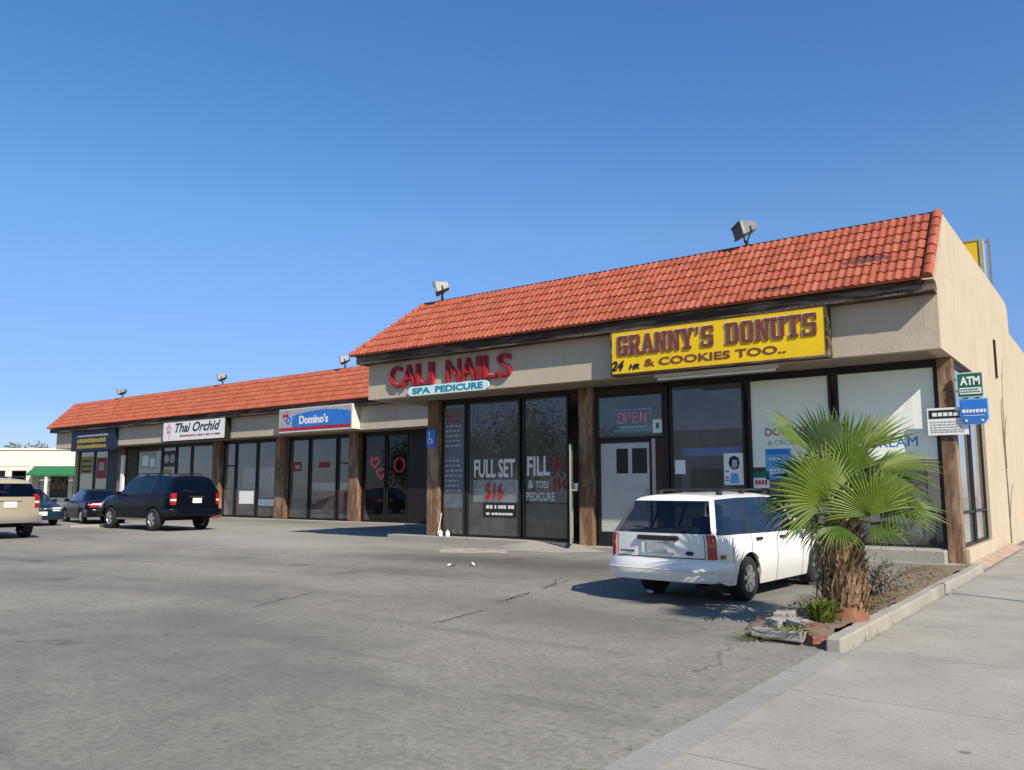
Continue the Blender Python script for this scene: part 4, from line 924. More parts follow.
mb = MB(); mb.box(-48.33, -48.02, 25.0, 25.12, .03, 3.45); o = mb.build('sign_post', M['white'], None, (-48.2, 25.06, .03)); wplace(o, (-48.2, 25.06, .03))
tag(o, 'flat white upright post in front of the wing beside the navy panel', 'post')

# floodlights on the ridge: one model, copied
def floodlight():
    t = thing('floodlight', 'floodlight', 'floodlight', (0, 0, 0), 0, 'floodlights along the roof ridge')
    c = Vector((0, -.05, .38)); aim = Vector((-.74, -.6, -.26)).normalized(); side = aim.cross(Vector((0, 0, 1))).normalized(); up = side.cross(aim)
    def P(a, s_, u): return c + aim * a + side * s_ + up * u
    mb = MB(); r0 = [P(-.2, s_ * .17, u * .08) for s_, u in ((-1, -1), (1, -1), (1, 1), (-1, 1))]; r1 = [P(.14, s_ * .29, u * .15) for s_, u in ((-1, -1), (1, -1), (1, 1), (-1, 1))]; r2 = [P(.2, s_ * .29, u * .15) for s_, u in ((-1, -1), (1, -1), (1, 1), (-1, 1))]
    mb.add(r0 + r1 + r2, [(3, 2, 1, 0)] + [(i, (i + 1) % 4, 4 + (i + 1) % 4, 4 + i) for i in range(4)] + [(4 + i, 4 + (i + 1) % 4, 8 + (i + 1) % 4, 8 + i) for i in range(4)])
    mb.build('housing', M['lampgrey'], t)
    mb = MB(); mb.add([P(.201, s_ * .27, u * .13) for s_, u in ((-1, -1), (1, -1), (1, 1), (-1, 1))], [(0, 1, 2, 3)]); mb.obox(P(.205, 0, .14), aim * .012, side * .29, up * .02); mb.obox(P(.205, 0, -.14), aim * .012, side * .29, up * .02)
    mb.build('lens', plain('lamp_lens', (.09, .06, .035), .6, 0, .3, 6), t)
    mb = MB()
    for k in (-1, 1): mb.tube([P(-.02, k * .25, 0), P(-.02, k * .28, -.1), (c.x + side.x * k * .1, c.y + side.y * k * .1, .1)], .016, 6)
    mb.tube([(0, -.02, -.02), (0, -.02, .12)], .04, 8); mb.box(-.14, .14, -.1, .1, -.03, .0)
    mb.build('bracket', M['bronze'], t); return t
fl = floodlight(); spots = [((-6.45, 17.54, 6.90), 'floodlight on the ridge above the yellow donut sign', 0), ((-15.55, 17.54, 6.90), 'floodlight at the left end of the tall roof above the red letters', 0),
    ((-28.75, 25.42, 7.03), 'floodlight on the lower roof tight beside the tall block', 1), ((-38.65, 25.42, 7.03), 'floodlight in the middle of the low wing ridge', 1), ((-49.4, 25.42, 7.03), 'leftmost floodlight, far end of the low wing ridge', 1)]
for i, (p, lab, wg) in enumerate(spots):
    o = fl
    if i:
        o = fl.copy(); COL.objects.link(o)
        for ch in list(fl.children): c_ = ch.copy(); COL.objects.link(c_); c_.parent = o
    o['label'] = lab
    if wg: wplace(o, p); o.scale = (1.05,) * 3
    else: o.location = p
# ------------------------------------------------------------------ cars: a lofted shell cut into body, panes and doors
def interp(keys, u):
    if u <= keys[0][0]: return keys[0][1:]
    for a, b in zip(keys[:-1], keys[1:]):
        if u <= b[0]:
            t = (u - a[0]) / max(1e-9, b[0] - a[0]); return tuple(p + (q - p) * t for p, q in zip(a[1:], b[1:]))
    return keys[-1][1:]
def smooth1(keys, u):
    if u <= keys[0][0]: return keys[0][1]
    for a, b in zip(keys[:-1], keys[1:]):
        if u <= b[0]:
            t = (u - a[0]) / max(1e-9, b[0] - a[0]); t = t * t * (3 - 2 * t); return a[1] + (b[1] - a[1]) * t
    return keys[-1][1]

def make_car(S, name, label, cat, loc, heading, group=None):
    """S: the spec. Local x points to the FRONT, rear bumper skin near x=0"""
    root = thing(name, label, cat, loc, heading, group)
    L, W = S['L'], S['W']; r = S['r']; ra = r + S.get('gap', .06)
    K = S['keys']; brk = set(k[0] for k in K)
    for a, b in S['side_glass']: brk |= {a, b}
    for (a, b) in S['top_glass']: brk |= {a, b}
    for xw in S['axles']: brk |= {round(xw + ra * math.cos(PI * i / 12), 4) for i in range(13)}
    us = sorted(brk); out = []
    for a, b in zip(us[:-1], us[1:]):
        n = max(1, int((b - a) / .09)); out += [a + (b - a) * i / n for i in range(n)]
    us = [u for i, u in enumerate(out + [us[-1]])]; us = [u for i, u in enumerate(us) if i == 0 or u - us[i - 1] > .004 or u in brk]
    def ring(u):
        xt, zt, wt = interp(K, u); zb = min(smooth1(S['zbelt'], u), zt - .05); wb = smooth1(S['wb'], u); zbot = smooth1(S['zbot'], u)
        gh = zt - zb > .16
        arch = 0
        for xw in S['axles']:
            if abs(u - xw) < ra - 1e-5: arch = r + math.sqrt(ra * ra - (u - xw) ** 2)
        cr = S.get('crown', .03)
        lf = lambda z: (u + (xt - u) * max(0, min(1, (z - zb) / max(.02, zt - zb))))
        z3 = zt - S.get('drop', .075) if gh else zt - .03
        w3 = (wt + .03) if gh else min(wb - .01, wt + .05)
        zm = S['zmid']
        P = [(xt, 0, zt + cr), (xt, .55 * wt, zt + cr * .7), (xt, .9 * wt, zt), (lf(z3), w3, z3), (u, wb, zb), (u, wb + .022, zb - .07),
             (u, wb + .03, max(zm, arch)), (u, wb + .012, max(zbot + .15, arch)), (u, wb - .02, max(zbot, arch))]
        return P
    rings = [ring(u) for u in us]
    nr = 9
    parts = {}
    def face(kind, pts, m=0):
        parts.setdefault(kind, MB()).add(pts, [tuple(range(len(pts)))], m)
    for i in range(len(us) - 1):
        A, B = rings[i], rings[i + 1]; um = (us[i] + us[i + 1]) / 2
        tg = None
        for (a, b), nm in S['top_glass'].items():
            if a < um < b: tg = nm
        sg = None
        for k, (a, b) in enumerate(S['side_glass']):
            if a < um < b: sg = k
        for j in range(nr - 1):
            for sd in (1, -1):
                q = [(A[j][0], A[j][1] * sd, A[j][2]), (B[j][0], B[j][1] * sd, B[j][2]), (B[j + 1][0], B[j + 1][1] * sd, B[j + 1][2]), (A[j + 1][0], A[j + 1][1] * sd, A[j + 1][2])]
                kind = 'body'
                if tg and j < 2: kind = tg
                elif tg and j == 2: kind = 'body'
                elif sg is not None and j == 3: kind = 'side_window %d %d' % (sg, sd)
                elif j == 3 and S['side_glass'][0][1] - .01 < um < S['side_glass'][-1][0] + .01: kind = 'pillar %d %d' % (int(um * 4), sd)
                elif S.get('two_tone') and j >= 6: kind = 'lower'
                face(kind, q)
    # the two ends
    def endcap(R, rear):
        top = R[:3]
        def topz(y):
            y = abs(y)
            for a, b in zip(top[:-1], top[1:]):
                if y <= b[1] + 1e-9: t = (y - a[1]) / max(1e-9, b[1] - a[1]); return a[2] + (b[2] - a[2]) * t
            return top[-1][2]
        w2 = R[2][1]; cols = [-1, -.8, -.55 / .9, -.3, 0, .3, .55 / .9, .8, 1]
        bul = S['rear_bulge' if rear else 'front_bulge']; sgn = -1 if rear else 1
        rows = []
        for j in range(2, nr):
            x, y, z = R[j]; row = []
            for c in cols:
                zz = topz(c * w2) if j == 2 else z
                bb = 0 if j == 2 else bul * (.45 if j == 3 else 1)
                row.append((x + sgn * bb * (1 - c * c), c * y, zz))
            rows.append(row)
        for j in range(len(rows) - 1):
            for c in range(len(cols) - 1):
                q = [rows[j][c], rows[j][c + 1], rows[j + 1][c + 1], rows[j + 1][c]]
                kind = 'body'
                if rear and S.get('rear_glass') and j == 1 and 0 <= c < len(cols) - 1: kind = 'rear_window'
                elif S.get('two_tone') and j >= 4: kind = 'lower'
                face(kind, q)
    endcap(rings[0], True); endcap(rings[-1], False)
    paint = S['paint']
    body = parts['body'].build('body', paint, root, weld=True, smooth=38)
    for kind, mbk in parts.items():
        if kind == 'body': continue
        if kind == 'lower': mbk.build('lower_panel', S['two_tone'], root, weld=True, smooth=38)
        elif kind[:6] == 'pillar': mbk.build('window_pillar', M['darkplastic'], root, weld=True, smooth=60)
        else: mbk.build(kind.split()[0], S['glass'], root, weld=True, smooth=60)
    # dark floor, seats
    mb = MB(); mb.box(.12, L - .12, -(W / 2 - .27), W / 2 - .27, S['zbot'][0][1] + .02, .62)
    for xw in S['axles']: 
        for sd in (1, -1):
            na_ = 14; arc_ = [(xw + ra * math.cos(PI * i / na_), r + ra * math.sin(PI * i / na_)) for i in range(na_ + 1)]
            ya, yb = sd * (W / 2 - .06), sd * (W / 2 - .36)
            for (p_, q_) in zip(arc_[:-1], arc_[1:]): mb.add([(p_[0], ya, p_[1]), (q_[0], ya, q_[1]), (q_[0], yb, q_[1]), (p_[0], yb, p_[1])], [(0, 1, 2, 3)])
            mb.add([(a_, yb, b_) for a_, b_ in arc_], [tuple(range(na_ + 1))])
        mb.tube([(xw, -(W / 2 - .15), r), (xw, W / 2 - .15, r)], .05, 8)
    mb.tube([(.15, -.4, .22), (.5, -.4, .24)], .035, 8)
    kid(mb, 'underbody', M['darkplastic'], root)
    mb = MB()
    for xs in S['seats']:
        for y in ((-.36, .36)):
            mb.box(xs - .1, xs + .1, y - .24, y + .24, .55, S['zbelt'][0][1] + .14); mb.box(xs - .06, xs + .05, y - .13, y + .13, S['zbelt'][0][1] + .16, S['zbelt'][0][1] + .33)
    mb.box(S['seats'][-1] + .75, S['seats'][-1] + 1.0, -.6, .6, .6, S['zbelt'][0][1] + .02)
    kid(mb, 'seats', M['seat'], root, bevel=.04)
    # wheels
    for xw in S['axles']:
        for sd in (1, -1):
            yw = sd * (W / 2 - .11); w2 = S.get('tw', .1)
            mb = MB(); mb.lathe([(r * .62, -w2), (r * .93, -w2), (r, -w2 * .75), (r, w2 * .75), (r * .93, w2), (r * .62, w2)], (xw, yw, r), 'y', 28)
            t = kid(mb, 'wheel', M['rubber'], root, smooth=40)
            mb = MB(); o = sd * (w2 - .012)
            mb.lathe([(r * .64, sd * w2 * .9), (r * .6, o), (r * .56, o - sd * .02), (r * .2, o - sd * .035), (r * .16, o), (0, o)], (xw, yw, r), 'y', 28, 1)
            for k in range(S.get('spokes', 5)):
                a = 2 * PI * k / S.get('spokes', 5) + .3; d = Vector((math.cos(a), 0, math.sin(a))); p = Vector((-d.z, 0, d.x))
                c = Vector((xw, yw + o - sd * .006, r)) + d * r * .36
                mb.obox(c, d * r * .24, p * r * .1, (0, sd * .018, 0), 0)
            mb.lathe([(r * .64, o - sd * .01), (r * .64, o + sd * .004), (r * .55, o + sd * .004), (r * .53, o - sd * .02)], (xw, yw, r), 'y', 28, 0)
            mb.lathe([(r * .2, o), (r * .17, o + sd * .012), (0, o + sd * .014)], (xw, yw, r), 'y', 14, 0)
            kid(mb, 'rim', [M['rim'], M['darkplastic']], t, smooth=40)
    # bumpers: a rounded beam wrapped round each end
    def bumper(rear):
        z0, z1, fw, mt = S['rear_bumper' if rear else 'front_bumper']
        bl = S['rear_bulge' if rear else 'front_bulge'] + fw
        x_of = (lambda d: -d) if rear else (lambda d: L + d)
        path = []
        yw = W / 2 + .004
        for t in [i / 18 for i in range(19)]:
            c = -1 + 2 * t; y = c * yw; d = bl * (1 - abs(c) ** 4.5); path.append((x_of(d), y))
        back = .5 if rear else .55
        path = [(x_of(-back), -yw)] + path + [(x_of(-back), yw)]
        mb = MB(); vs = []; fs = []; n = len(path)
        pr = [(-.10, z0), (-.02, z0 + .01), (.0, z0 + .06), (.008, (z0 + z1) / 2), (0, z1 - .05), (-.02, z1 - .005), (-.10, z1)]
        for (x, y) in path:
            nx = (-1 if rear else 1) * max(0, 1 - (abs(y) / yw) ** 5); ny = (abs(y) / yw) ** 5 * (1 if y > 0 else -1)
            l = math.hypot(nx, ny); nx /= l; ny /= l
            for d, z in pr: vs.append((x + nx * d, y + ny * d, z))
        k = len(pr)
        for i in range(n - 1):
            for j in range(k - 1): fs.append((i * k + j, i * k + j + 1, (i + 1) * k + j + 1, (i + 1) * k + j))
        mb.add(vs, fs); kid(mb, 'bumper', mt, root, smooth=45)
    bumper(True); bumper(False)
    # seams, handles, mirrors
    mb = MB()
    def seam(u):
        R = ring(u)
        for sd in (1, -1):
            for j in range(4, nr - 1):
                a, b = R[j], R[j + 1]
                if abs(a[2] - b[2]) < .01: continue
                mb.add([(a[0] - .006, sd * (a[1] + .002), a[2]), (a[0] + .006, sd * (a[1] + .002), a[2]), (b[0] + .006, sd * (b[1] + .002), b[2]), (b[0] - .006, sd * (b[1] + .002), b[2])], [(0, 1, 2, 3)])
    for u in S['seams']: seam(u)
    # a rubbing strip along the doors and black window sills
    for sd in (1, -1):
        prev = None
        for u in us:
            if S['side_glass'][0][0] - .01 <= u <= S['side_glass'][-1][1] + .01:
                R = ring(u); p = (R[4][0], sd * (R[4][1] + .006), R[4][2])
                if prev: mb.add([(prev[0], prev[1], prev[2] - .012), (p[0], p[1], p[2] - .012), (p[0], p[1] - sd * .004, p[2] + .014), (prev[0], prev[1] - sd * .004, prev[2] + .014)], [(0, 1, 2, 3)])
                prev = p
    kid(mb, 'trim', M['darkplastic'], root)
    for u in S['handles']:
        for sd in (1, -1):
            R = ring(u); y = R[5][1]; z = R[5][2] - .015
            mb = MB(); mb.box(u - .09, u + .09, sd * (y - .01), sd * (y + .028), z - .018, z + .02); kid(mb, 'door_handle', S.get('handle_mat', paint), root, bevel=.01)
    um = S['mirror']
    for sd in (1, -1):
        R = ring(um); y = R[4][1]; z = R[4][2] + .06
        mb = MB(); mb.box(um - .07, um + .06, sd * (y + .03), sd * (y + .21), z - .06, z + .08); mb.box(um - .03, um + .03, sd * (y - .03), sd * (y + .04), z - .05, z)
        mi = kid(mb, 'mirror', S.get('mirror_mat', paint), root, bevel=.03)
    S['ring'] = ring
    for f in S.get('extras', []): f(root, S)
    return root

def blk(root, name, mat, x0, x1, y0, y1, z0, z1, bevel=.015, label=None):
    mb = MB(); mb.box(x0, x1, y0, y1, z0, z1); return kid(mb, name, mat, root, bevel=bevel, label=label)
def lens_on_corner(root, S, name, mats, z0, z1, ext=.14, wid=.13, rear=True, split=None, side_only=False):
    """a lamp wrapped round a body corner between two heights"""
    L = S['L']
    for sd in (1, -1):
        u0 = 0 if rear else L
        R = S['ring'](u0 + (.0 if rear else 0)); 
        zs = [z0 + (z1 - z0) * i / 6 for i in range(7)]
        mb = MB(); 
        def edge(u, z):
            Q = S['ring'](u)
            for a, b in zip(Q[3:-1], Q[4:]):
                if b[2] <= z <= a[2]: t = (a[2] - z) / max(1e-6, a[2] - b[2]); return (a[0] + (b[0] - a[0]) * t, a[1] + (b[1] - a[1]) * t)
            return (Q[5][0], Q[5][1])
        rowsv = []
        bul = S['rear_bulge' if rear else 'front_bulge']; sg = -1 if rear else 1
        for z in zs:
            e1 = edge(u0 + (ext if rear else -ext), z); e0 = edge(u0, z); xin = e0[0]
            c = (e0[1] - wid) / e0[1]; xi = xin + sg * bul * (1 - c * c)
            p = .014
            rowsv.append([(e1[0], sd * (e1[1] - .01), z), (e1[0], sd * (e1[1] + p), z), (e0[0] + sg * -.02, sd * (e0[1] + p), z), (xin + sg * p, sd * (e0[1] - .012), z), (xi + sg * p * 1.6, sd * (e0[1] - wid), z), (xi - sg * .02, sd * (e0[1] - wid), z)])
        for i in range(6):
            for k in range(5):
                q = [rowsv[i][k], rowsv[i][k + 1], rowsv[i + 1][k + 1], rowsv[i + 1][k]]
                mi = 0 if not split else split[i]
                mb.add(q, [(0, 1, 2, 3)], mi)
        for rv in (rowsv[0], rowsv[-1]): mb.add(rv, [tuple(range(6))], 0)
        kid(mb, name, mats, root, weld=True)
def plate(root, x, z, rear=True, w=.3, h=.15, col='white', bulge=0):
    s = -1 if rear else 1
    mb = MB(); mb.box(x, x + s * .012, -w / 2, w / 2, z, z + h)
    for k in range(6): mb.box(x + s * .0125, x + s * .0145, -w * .38 + k * w * .13, -w * .38 + k * w * .13 + w * .08, z + h * .3, z + h * .68, 1)
    kid(mb, 'licence_plate', [M[col], M['paper']], root, bevel=.003)
def tailgate_line(root, x, z, w, h=.012, mat='darkplastic'):
    mb = MB(); mb.box(x - .004, x + .004, -w, w, z, z + h); return mb

# --- white station wagon
def wagon_extras(root, S):
    lens_on_corner(root, S, 'taillight', [M['taillight'], M['amber']], .60, .905, .07, .066, True, [0, 0, 0, 1, 0, 0])
    lens_on_corner(root, S, 'headlight', [M['clearlens']], .56, .68, .2, .3, False)
    xr = -S['rear_bulge']
    mb = MB(); mb.box(xr - .032, xr + .03, -.3, .3, .83, .885); kid(mb, 'tailgate_handle', M['darkplastic'], root, bevel=.012)
    mb = MB(); mb.box(xr - .012, xr + .02, -.25, .25, .65, .828); kid(mb, 'plate_recess', M['offwhite'], root, bevel=.01)
    plate(root, xr - .016, .665, True, .31, .15, 'paper')
    mb = MB(); mb.lathe([(0, 0), (.045, 0), (.04, .008), (0, .008)], (0, 0, 0), 'x', 16)
    mb.v = [(xr + .012 - a, -.45 + b * 1.3, .67 + c * .6) for a, b, c in mb.v]; kid(mb, 'badge', M['navy'], root)
    mb = MB(); x = .58
    while x > .36: mb.box(xr - .0, xr + .022, x - .03, x, .66, .68); x -= .045
    kid(mb, 'model_lettering', M['darkplastic'], root)
    # wiper, roof rack, side marker and fuel flap
    mb = MB(); mb.tube([(-.04, .0, .925), (.0, .05, .96), (.04, .42, .99)], .009, 6); kid(mb, 'rear_wiper', M['darkplastic'], root)
    mb = MB()
    for sd in (1, -1):
        mb.tube([(.75, sd * .46, 1.42), (.85, sd * .46, 1.465), (2.2, sd * .45, 1.485), (2.35, sd * .45, 1.43)], .014, 8)
    for x in (.95, 2.0): mb.tube([(x, -.46, 1.478), (x, .46, 1.478)], .012, 8)
    for x in (.8, 1.5, 2.28):
        for sd in (1, -1): mb.box(x - .05, x + .05, sd * .46 - .025, sd * .46 + .025, 1.4, 1.47)
    kid(mb, 'roof_rack', M['darkplastic'], root)
    mb = MB(); mb.box(.16, .27, -.80, -.775, .60, .65); mb.box(.16, .27, .775, .80, .60, .65); kid(mb, 'side_marker', M['taillight'], root, bevel=.008)
    mb = MB(); R0 = S['ring'](0)
    def rear_pt(c, z, out=.004):
        for a, b in zip(R0[4:-1], R0[5:]):
            if b[2] <= z <= a[2]:
                t = (a[2] - z) / (a[2] - b[2]); y = a[1] + (b[1] - a[1]) * t; return Vector((0 - S['rear_bulge'] * (1 - c * c) - out, c * y, z))
        return Vector((-S['rear_bulge'] * (1 - c * c) - out, c * R0[5][1], z))
    cs = [-.86 + 1.72 * i / 14 for i in range(15)]
    for a, b in zip(cs[:-1], cs[1:]): mb.add([rear_pt(a, .60), rear_pt(b, .60), rear_pt(b, .612), rear_pt(a, .612)], [(0, 1, 2, 3)])
    for c in (-.86, .86):
        for i in range(4): z0 = .61 + .072 * i; mb.add([rear_pt(c - .006, z0), rear_pt(c + .006, z0), rear_pt(c + .006, z0 + .072), rear_pt(c - .006, z0 + .072)], [(0, 1, 2, 3)])
    kid(mb, 'tailgate_seam', M['darkplastic'], root)
    mb = MB(); n_ = 18; pts = [(-(S['rear_bulge'] + .085) * (1 - abs(c) ** 4.5) - .006, c * .81, .46) for c in [-.97 + 1.94 * i / n_ for i in range(n_ + 1)]]
    mb.tube(pts, .012, 6); kid(mb, 'bumper_strip', M['offwhite'], root)
WAG = dict(L=4.3, W=1.56, r=.295, axles=(1.0, 3.46), zmid=.55, crown=.028, paint=M['paintwhite'], glass=M['carglass'],
    drop=.045, keys=[(0, .33, 1.375, .53), (.13, .45, 1.39, .54), (1.02, 1.12, 1.415, .555), (1.1, 1.18, 1.415, .555), (1.85, 1.86, 1.42, .56), (1.93, 1.93, 1.42, .56), (2.72, 2.36, 1.395, .55), (2.86, 2.46, 1.38, .54), (3.12, 3.14, .955, .66), (3.6, 3.6, .88, .655), (4.05, 4.05, .77, .63), (4.25, 4.25, .68, .6), (4.3, 4.3, .63, .58)],
    side_glass=[(.13, 1.02), (1.1, 1.85), (1.93, 2.72)], top_glass={(2.86, 3.12): 'windshield'}, rear_glass=True,
    zbelt=[(0, .915), (.4, .905), (2, .895), (3.1, .885), (3.6, .80), (4.3, .55)], wb=[(0, .725), (.35, .755), (1.5, .775), (3, .765), (3.8, .74), (4.3, .65)],
    zbot=[(0, .34), (.5, .24), (1.5, .2), (3, .2), (4.3, .3)], rear_bulge=.075, front_bulge=.14, rear_bumper=(.30, .585, .05, M['paintwhite']), front_bumper=(.26, .54, .05, M['paintwhite']),
    seats=[2.3], seams=[1.06, 1.9, 2.88, .5], handles=[1.28, 2.08], mirror=2.78, mirror_mat=M['darkplastic'], handle_mat=M['darkplastic'], extras=[wagon_extras], spokes=7)
_h = R_(86.5); _o = Vector((1.0, -(.78 - .02), 0)); _o.rotate(Matrix.Rotation(_h, 3, 'Z')); _wag = (-4.16 - _o.x, 10.93 - _o.y, 0)
make_car(WAG, 'station_wagon', 'white station wagon with roof rack parked nose in beside the palm', 'car', _wag, R_(86.5))

# --- black off-roader and tan one
def suv_extras(root, S):
    lens_on_corner(root, S, 'taillight', [M['taillight'], M['clearlens']], .92, 1.32, .1, .13, True, [0, 0, 1, 0, 0, 0])
    lens_on_corner(root, S, 'headlight', [M['clearlens']], .78, .98, .15, .32, False)
    xr = -S['rear_bulge']
    plate(root, xr - .012, S.get('plate_z', .98), True, .34, .17, 'white')
    mb = MB(); mb.box(xr - .03, xr + .02, -.3, .3, S.get('plate_z', .98) + .19, S.get('plate_z', .98) + .24); kid(mb, 'tailgate_handle', M['darkplastic'] if not S.get('two_tone') else S['paint'], root, bevel=.01)
    mb = MB(); zt = S['keys'][4][2]
    for sd in (1, -1):
        mb.tube([(.7, sd * .6, zt - .02), (.8, sd * .6, zt + .06), (3.0, sd * .6, zt + .06), (3.1, sd * .6, zt)], .02, 8)
        for x in (1.5, 2.3): mb.box(x - .04, x + .04, sd * .6 - .02, sd * .6 + .02, zt - .03, zt + .05)
    kid(mb, 'roof_rack', M['darkplastic'], root)
    mb = MB()
    for sd in (1, -1): mb.box(S['axles'][0] + .5, S['axles'][1] - .55, sd * (S['W'] / 2 - .12), sd * (S['W'] / 2 + .02), .36, .42)
    kid(mb, 'running_board', M['paintgrey'], root, bevel=.015)
    mb = MB(); mb.tube([(xr, .1, 1.24 + .1), (xr - .03, .15, 1.37), (xr + .06, .5, 1.42)], .012, 6); kid(mb, 'rear_wiper', M['darkplastic'], root)
def suv_spec(L, W, H, wb, paint, two, glass, **kw):
    k = H / 1.95; ra_ = kw.get('ra', 1.1)
    sx = L / 5.2
    d = dict(L=L, W=W, r=.385 * k, axles=(ra_ * sx, ra_ * sx + wb), zmid=.72 * k, crown=.035, paint=paint, glass=glass, two_tone=two,
        keys=[(0, .26, 1.83 * k, .64 * W / 1.98), (.16, .36, 1.86 * k, .65 * W / 1.98), (1.3 * sx, 1.36 * sx, 1.90 * k, .67 * W / 1.98), (1.4 * sx, 1.45 * sx, 1.905 * k, .67 * W / 1.98), (2.35 * sx, 2.35 * sx, 1.91 * k, .675 * W / 1.98), (2.45 * sx, 2.45 * sx, 1.91 * k, .675 * W / 1.98), (3.4 * sx, 3.05 * sx, 1.88 * k, .66 * W / 1.98), (3.52 * sx, 3.15 * sx, 1.86 * k, .65 * W / 1.98), (3.85 * sx, 3.87 * sx, 1.27 * k, .78 * W / 1.98), (4.6 * sx, 4.6 * sx, 1.2 * k, .78 * W / 1.98), (5.1 * sx, 5.1 * sx, 1.08 * k, .74 * W / 1.98), (L, L, .98 * k, .7 * W / 1.98)],
        side_glass=[(.16, 1.3 * sx), (1.4 * sx, 2.35 * sx), (2.45 * sx, 3.4 * sx)], top_glass={(3.52 * sx, 3.85 * sx): 'windshield'}, rear_glass=True,
        zbelt=[(0, 1.33 * k), (3.8 * sx, 1.2 * k), (4.6 * sx, 1.05 * k), (L, .85 * k)], wb=[(0, .86 * W / 1.98), (.4, .93 * W / 1.98), (1.6, .96 * W / 1.98), (3.6, .955 * W / 1.98), (4.6, .93 * W / 1.98), (L, .85 * W / 1.98)],
        zbot=[(0, .5 * k), (.8, .4 * k), (2, .36 * k), (4.2, .36 * k), (L, .45 * k)], rear_bulge=.06, front_bulge=.1, rear_bumper=(.5 * k, .76 * k, .09, two or paint), front_bumper=(.45 * k, .75 * k, .06, two or paint),
        seats=[2.9 * sx], seams=[1.36 * sx, 2.4 * sx, 3.5 * sx], handles=[1.62 * sx, 2.65 * sx], mirror=3.42 * sx, extras=[suv_extras], tw=.13, gap=.07, spokes=5)
    d.update(kw); return d
def place_rear(spec, rl, heading):
    """put a car so that its left rear tyre touches the ground at rl"""
    h = R_(heading); l = Vector((spec['axles'][0], spec['W'] / 2 - .02, 0)); l.rotate(Matrix.Rotation(h, 3, 'Z')); return (rl[0] - l.x, rl[1] - l.y, 0)
BLK = suv_spec(5.3, 2.0, 2.0, 3.08, M['paintblack'], None, M['carglassdk'])
make_car(BLK, 'parked_suv', 'big black off-roader with roof rails parked before the Thai restaurant', 'car', place_rear(BLK, (-27.6, 15.9), 178), R_(178))
TAN = suv_spec(4.75, 1.8, 1.82, 2.85, M['painttan'], M['paintgrey'], M['carglassdk'], plate_z=.93)
make_car(TAN, 'parked_suv', 'tan and grey off-roader seen from behind at the left edge of the lot', 'car', place_rear(TAN, (-27.5, 9.95), 176), R_(176))

# --- sedans
def sedan_extras(root, S):
    lens_on_corner(root, S, 'taillight', [M['taillight'], M['clearlens']], .70, .9, .22, .36, True, [0, 0, 0, 1, 0, 0])
    lens_on_corner(root, S, 'headlight', [M['clearlens']], .58, .74, .25, .38, False)
    plate(root, -S['rear_bulge'] - .012, .62 + .04, True); plate(root, S['L'] + S['front_bulge'] + .06, .42, False)
    mb = MB(); mb.box(S['L'] + S['front_bulge'] - .06, S['L'] + S['front_bulge'] + .012, -.36, .36, .60, .70)
    for i in range(9): mb.box(S['L'] + S['front_bulge'] + .0, S['L'] + S['front_bulge'] + .018, -.34 + i * .08, -.325 + i * .08, .605, .695, 1)
    kid(mb, 'grille', [M['darkplastic'], M['chrome']], root, bevel=.01)
    mb = MB(); mb.lathe([(0, 0), (.07, 0), (.06, .012), (0, .012)], (S['L'] + S['front_bulge'] + .012, 0, .655), 'x', 16); kid(mb, 'emblem', M['chrome'], root)
def sedan_spec(L, W, H, paint, glass):
    s = L / 4.6; k = H / 1.42
    return dict(L=L, W=W, r=.31, axles=(.98 * s, 3.65 * s), zmid=.58, crown=.025, paint=paint, glass=glass,
        keys=[(0, 0, .90, .62), (.06, .06, .96, .64), (.62 * s, .62 * s, 1.0, .66), (.95 * s, 1.42 * s, 1.36 * k, .54), (1.08 * s, 1.52 * s, 1.38 * k, .56), (1.55 * s, 1.66 * s, 1.40 * k, .57), (1.63 * s, 1.72 * s, 1.40 * k, .57), (2.25 * s, 2.22 * s, 1.42 * k, .58), (2.33 * s, 2.3 * s, 1.42 * k, .58), (3.0 * s, 2.6 * s, 1.39 * k, .57), (3.12 * s, 2.7 * s, 1.37 * k, .56), (3.4 * s, 3.44 * s, .98, .68), (4.1 * s, 4.1 * s, .87, .66), (4.45 * s, 4.45 * s, .77, .62), (L, L, .68, .58)],
        side_glass=[(1.08 * s, 1.55 * s), (1.63 * s, 2.25 * s), (2.33 * s, 3.0 * s)], top_glass={(.62 * s, .95 * s): 'rear_window', (3.12 * s, 3.4 * s): 'windshield'}, rear_glass=False,
        zbelt=[(0, .86), (.6, .96), (2, .94), (3.4, .9), (4.1, .8), (L, .6)], wb=[(0, .74), (.5, .82), (1.6, .85), (3.3, .845), (4.1, .82), (L, .7)],
        zbot=[(0, .34), (.6, .24), (1.6, .2), (3.4, .2), (L, .28)], rear_bulge=.1, front_bulge=.15, rear_bumper=(.3, .62, .06, paint), front_bumper=(.24, .56, .05, paint),
        seats=[2.5 * s], seams=[1.5 * s, 2.29 * s, 3.15 * s], handles=[1.75 * s, 2.5 * s], mirror=3.02 * s, extras=[sedan_extras], spokes=6)
SB = sedan_spec(4.6, 1.76, 1.44, M['paintblack'], M['carglassdk'])
make_car(SB, 'parked_sedan', 'black sedan with red tail lamp tucked behind the nose of the black off-roader', 'car', place_rear(SB, (-35.6, 17.3), 168), R_(168))
ST = sedan_spec(4.5, 1.72, 1.5, M['paintteal'], M['carglass'])
make_car(ST, 'parked_sedan', 'dark teal car facing the street between the tan off-roader and black sedan', 'car', (-39.1, 15.75, 0), R_(-6))
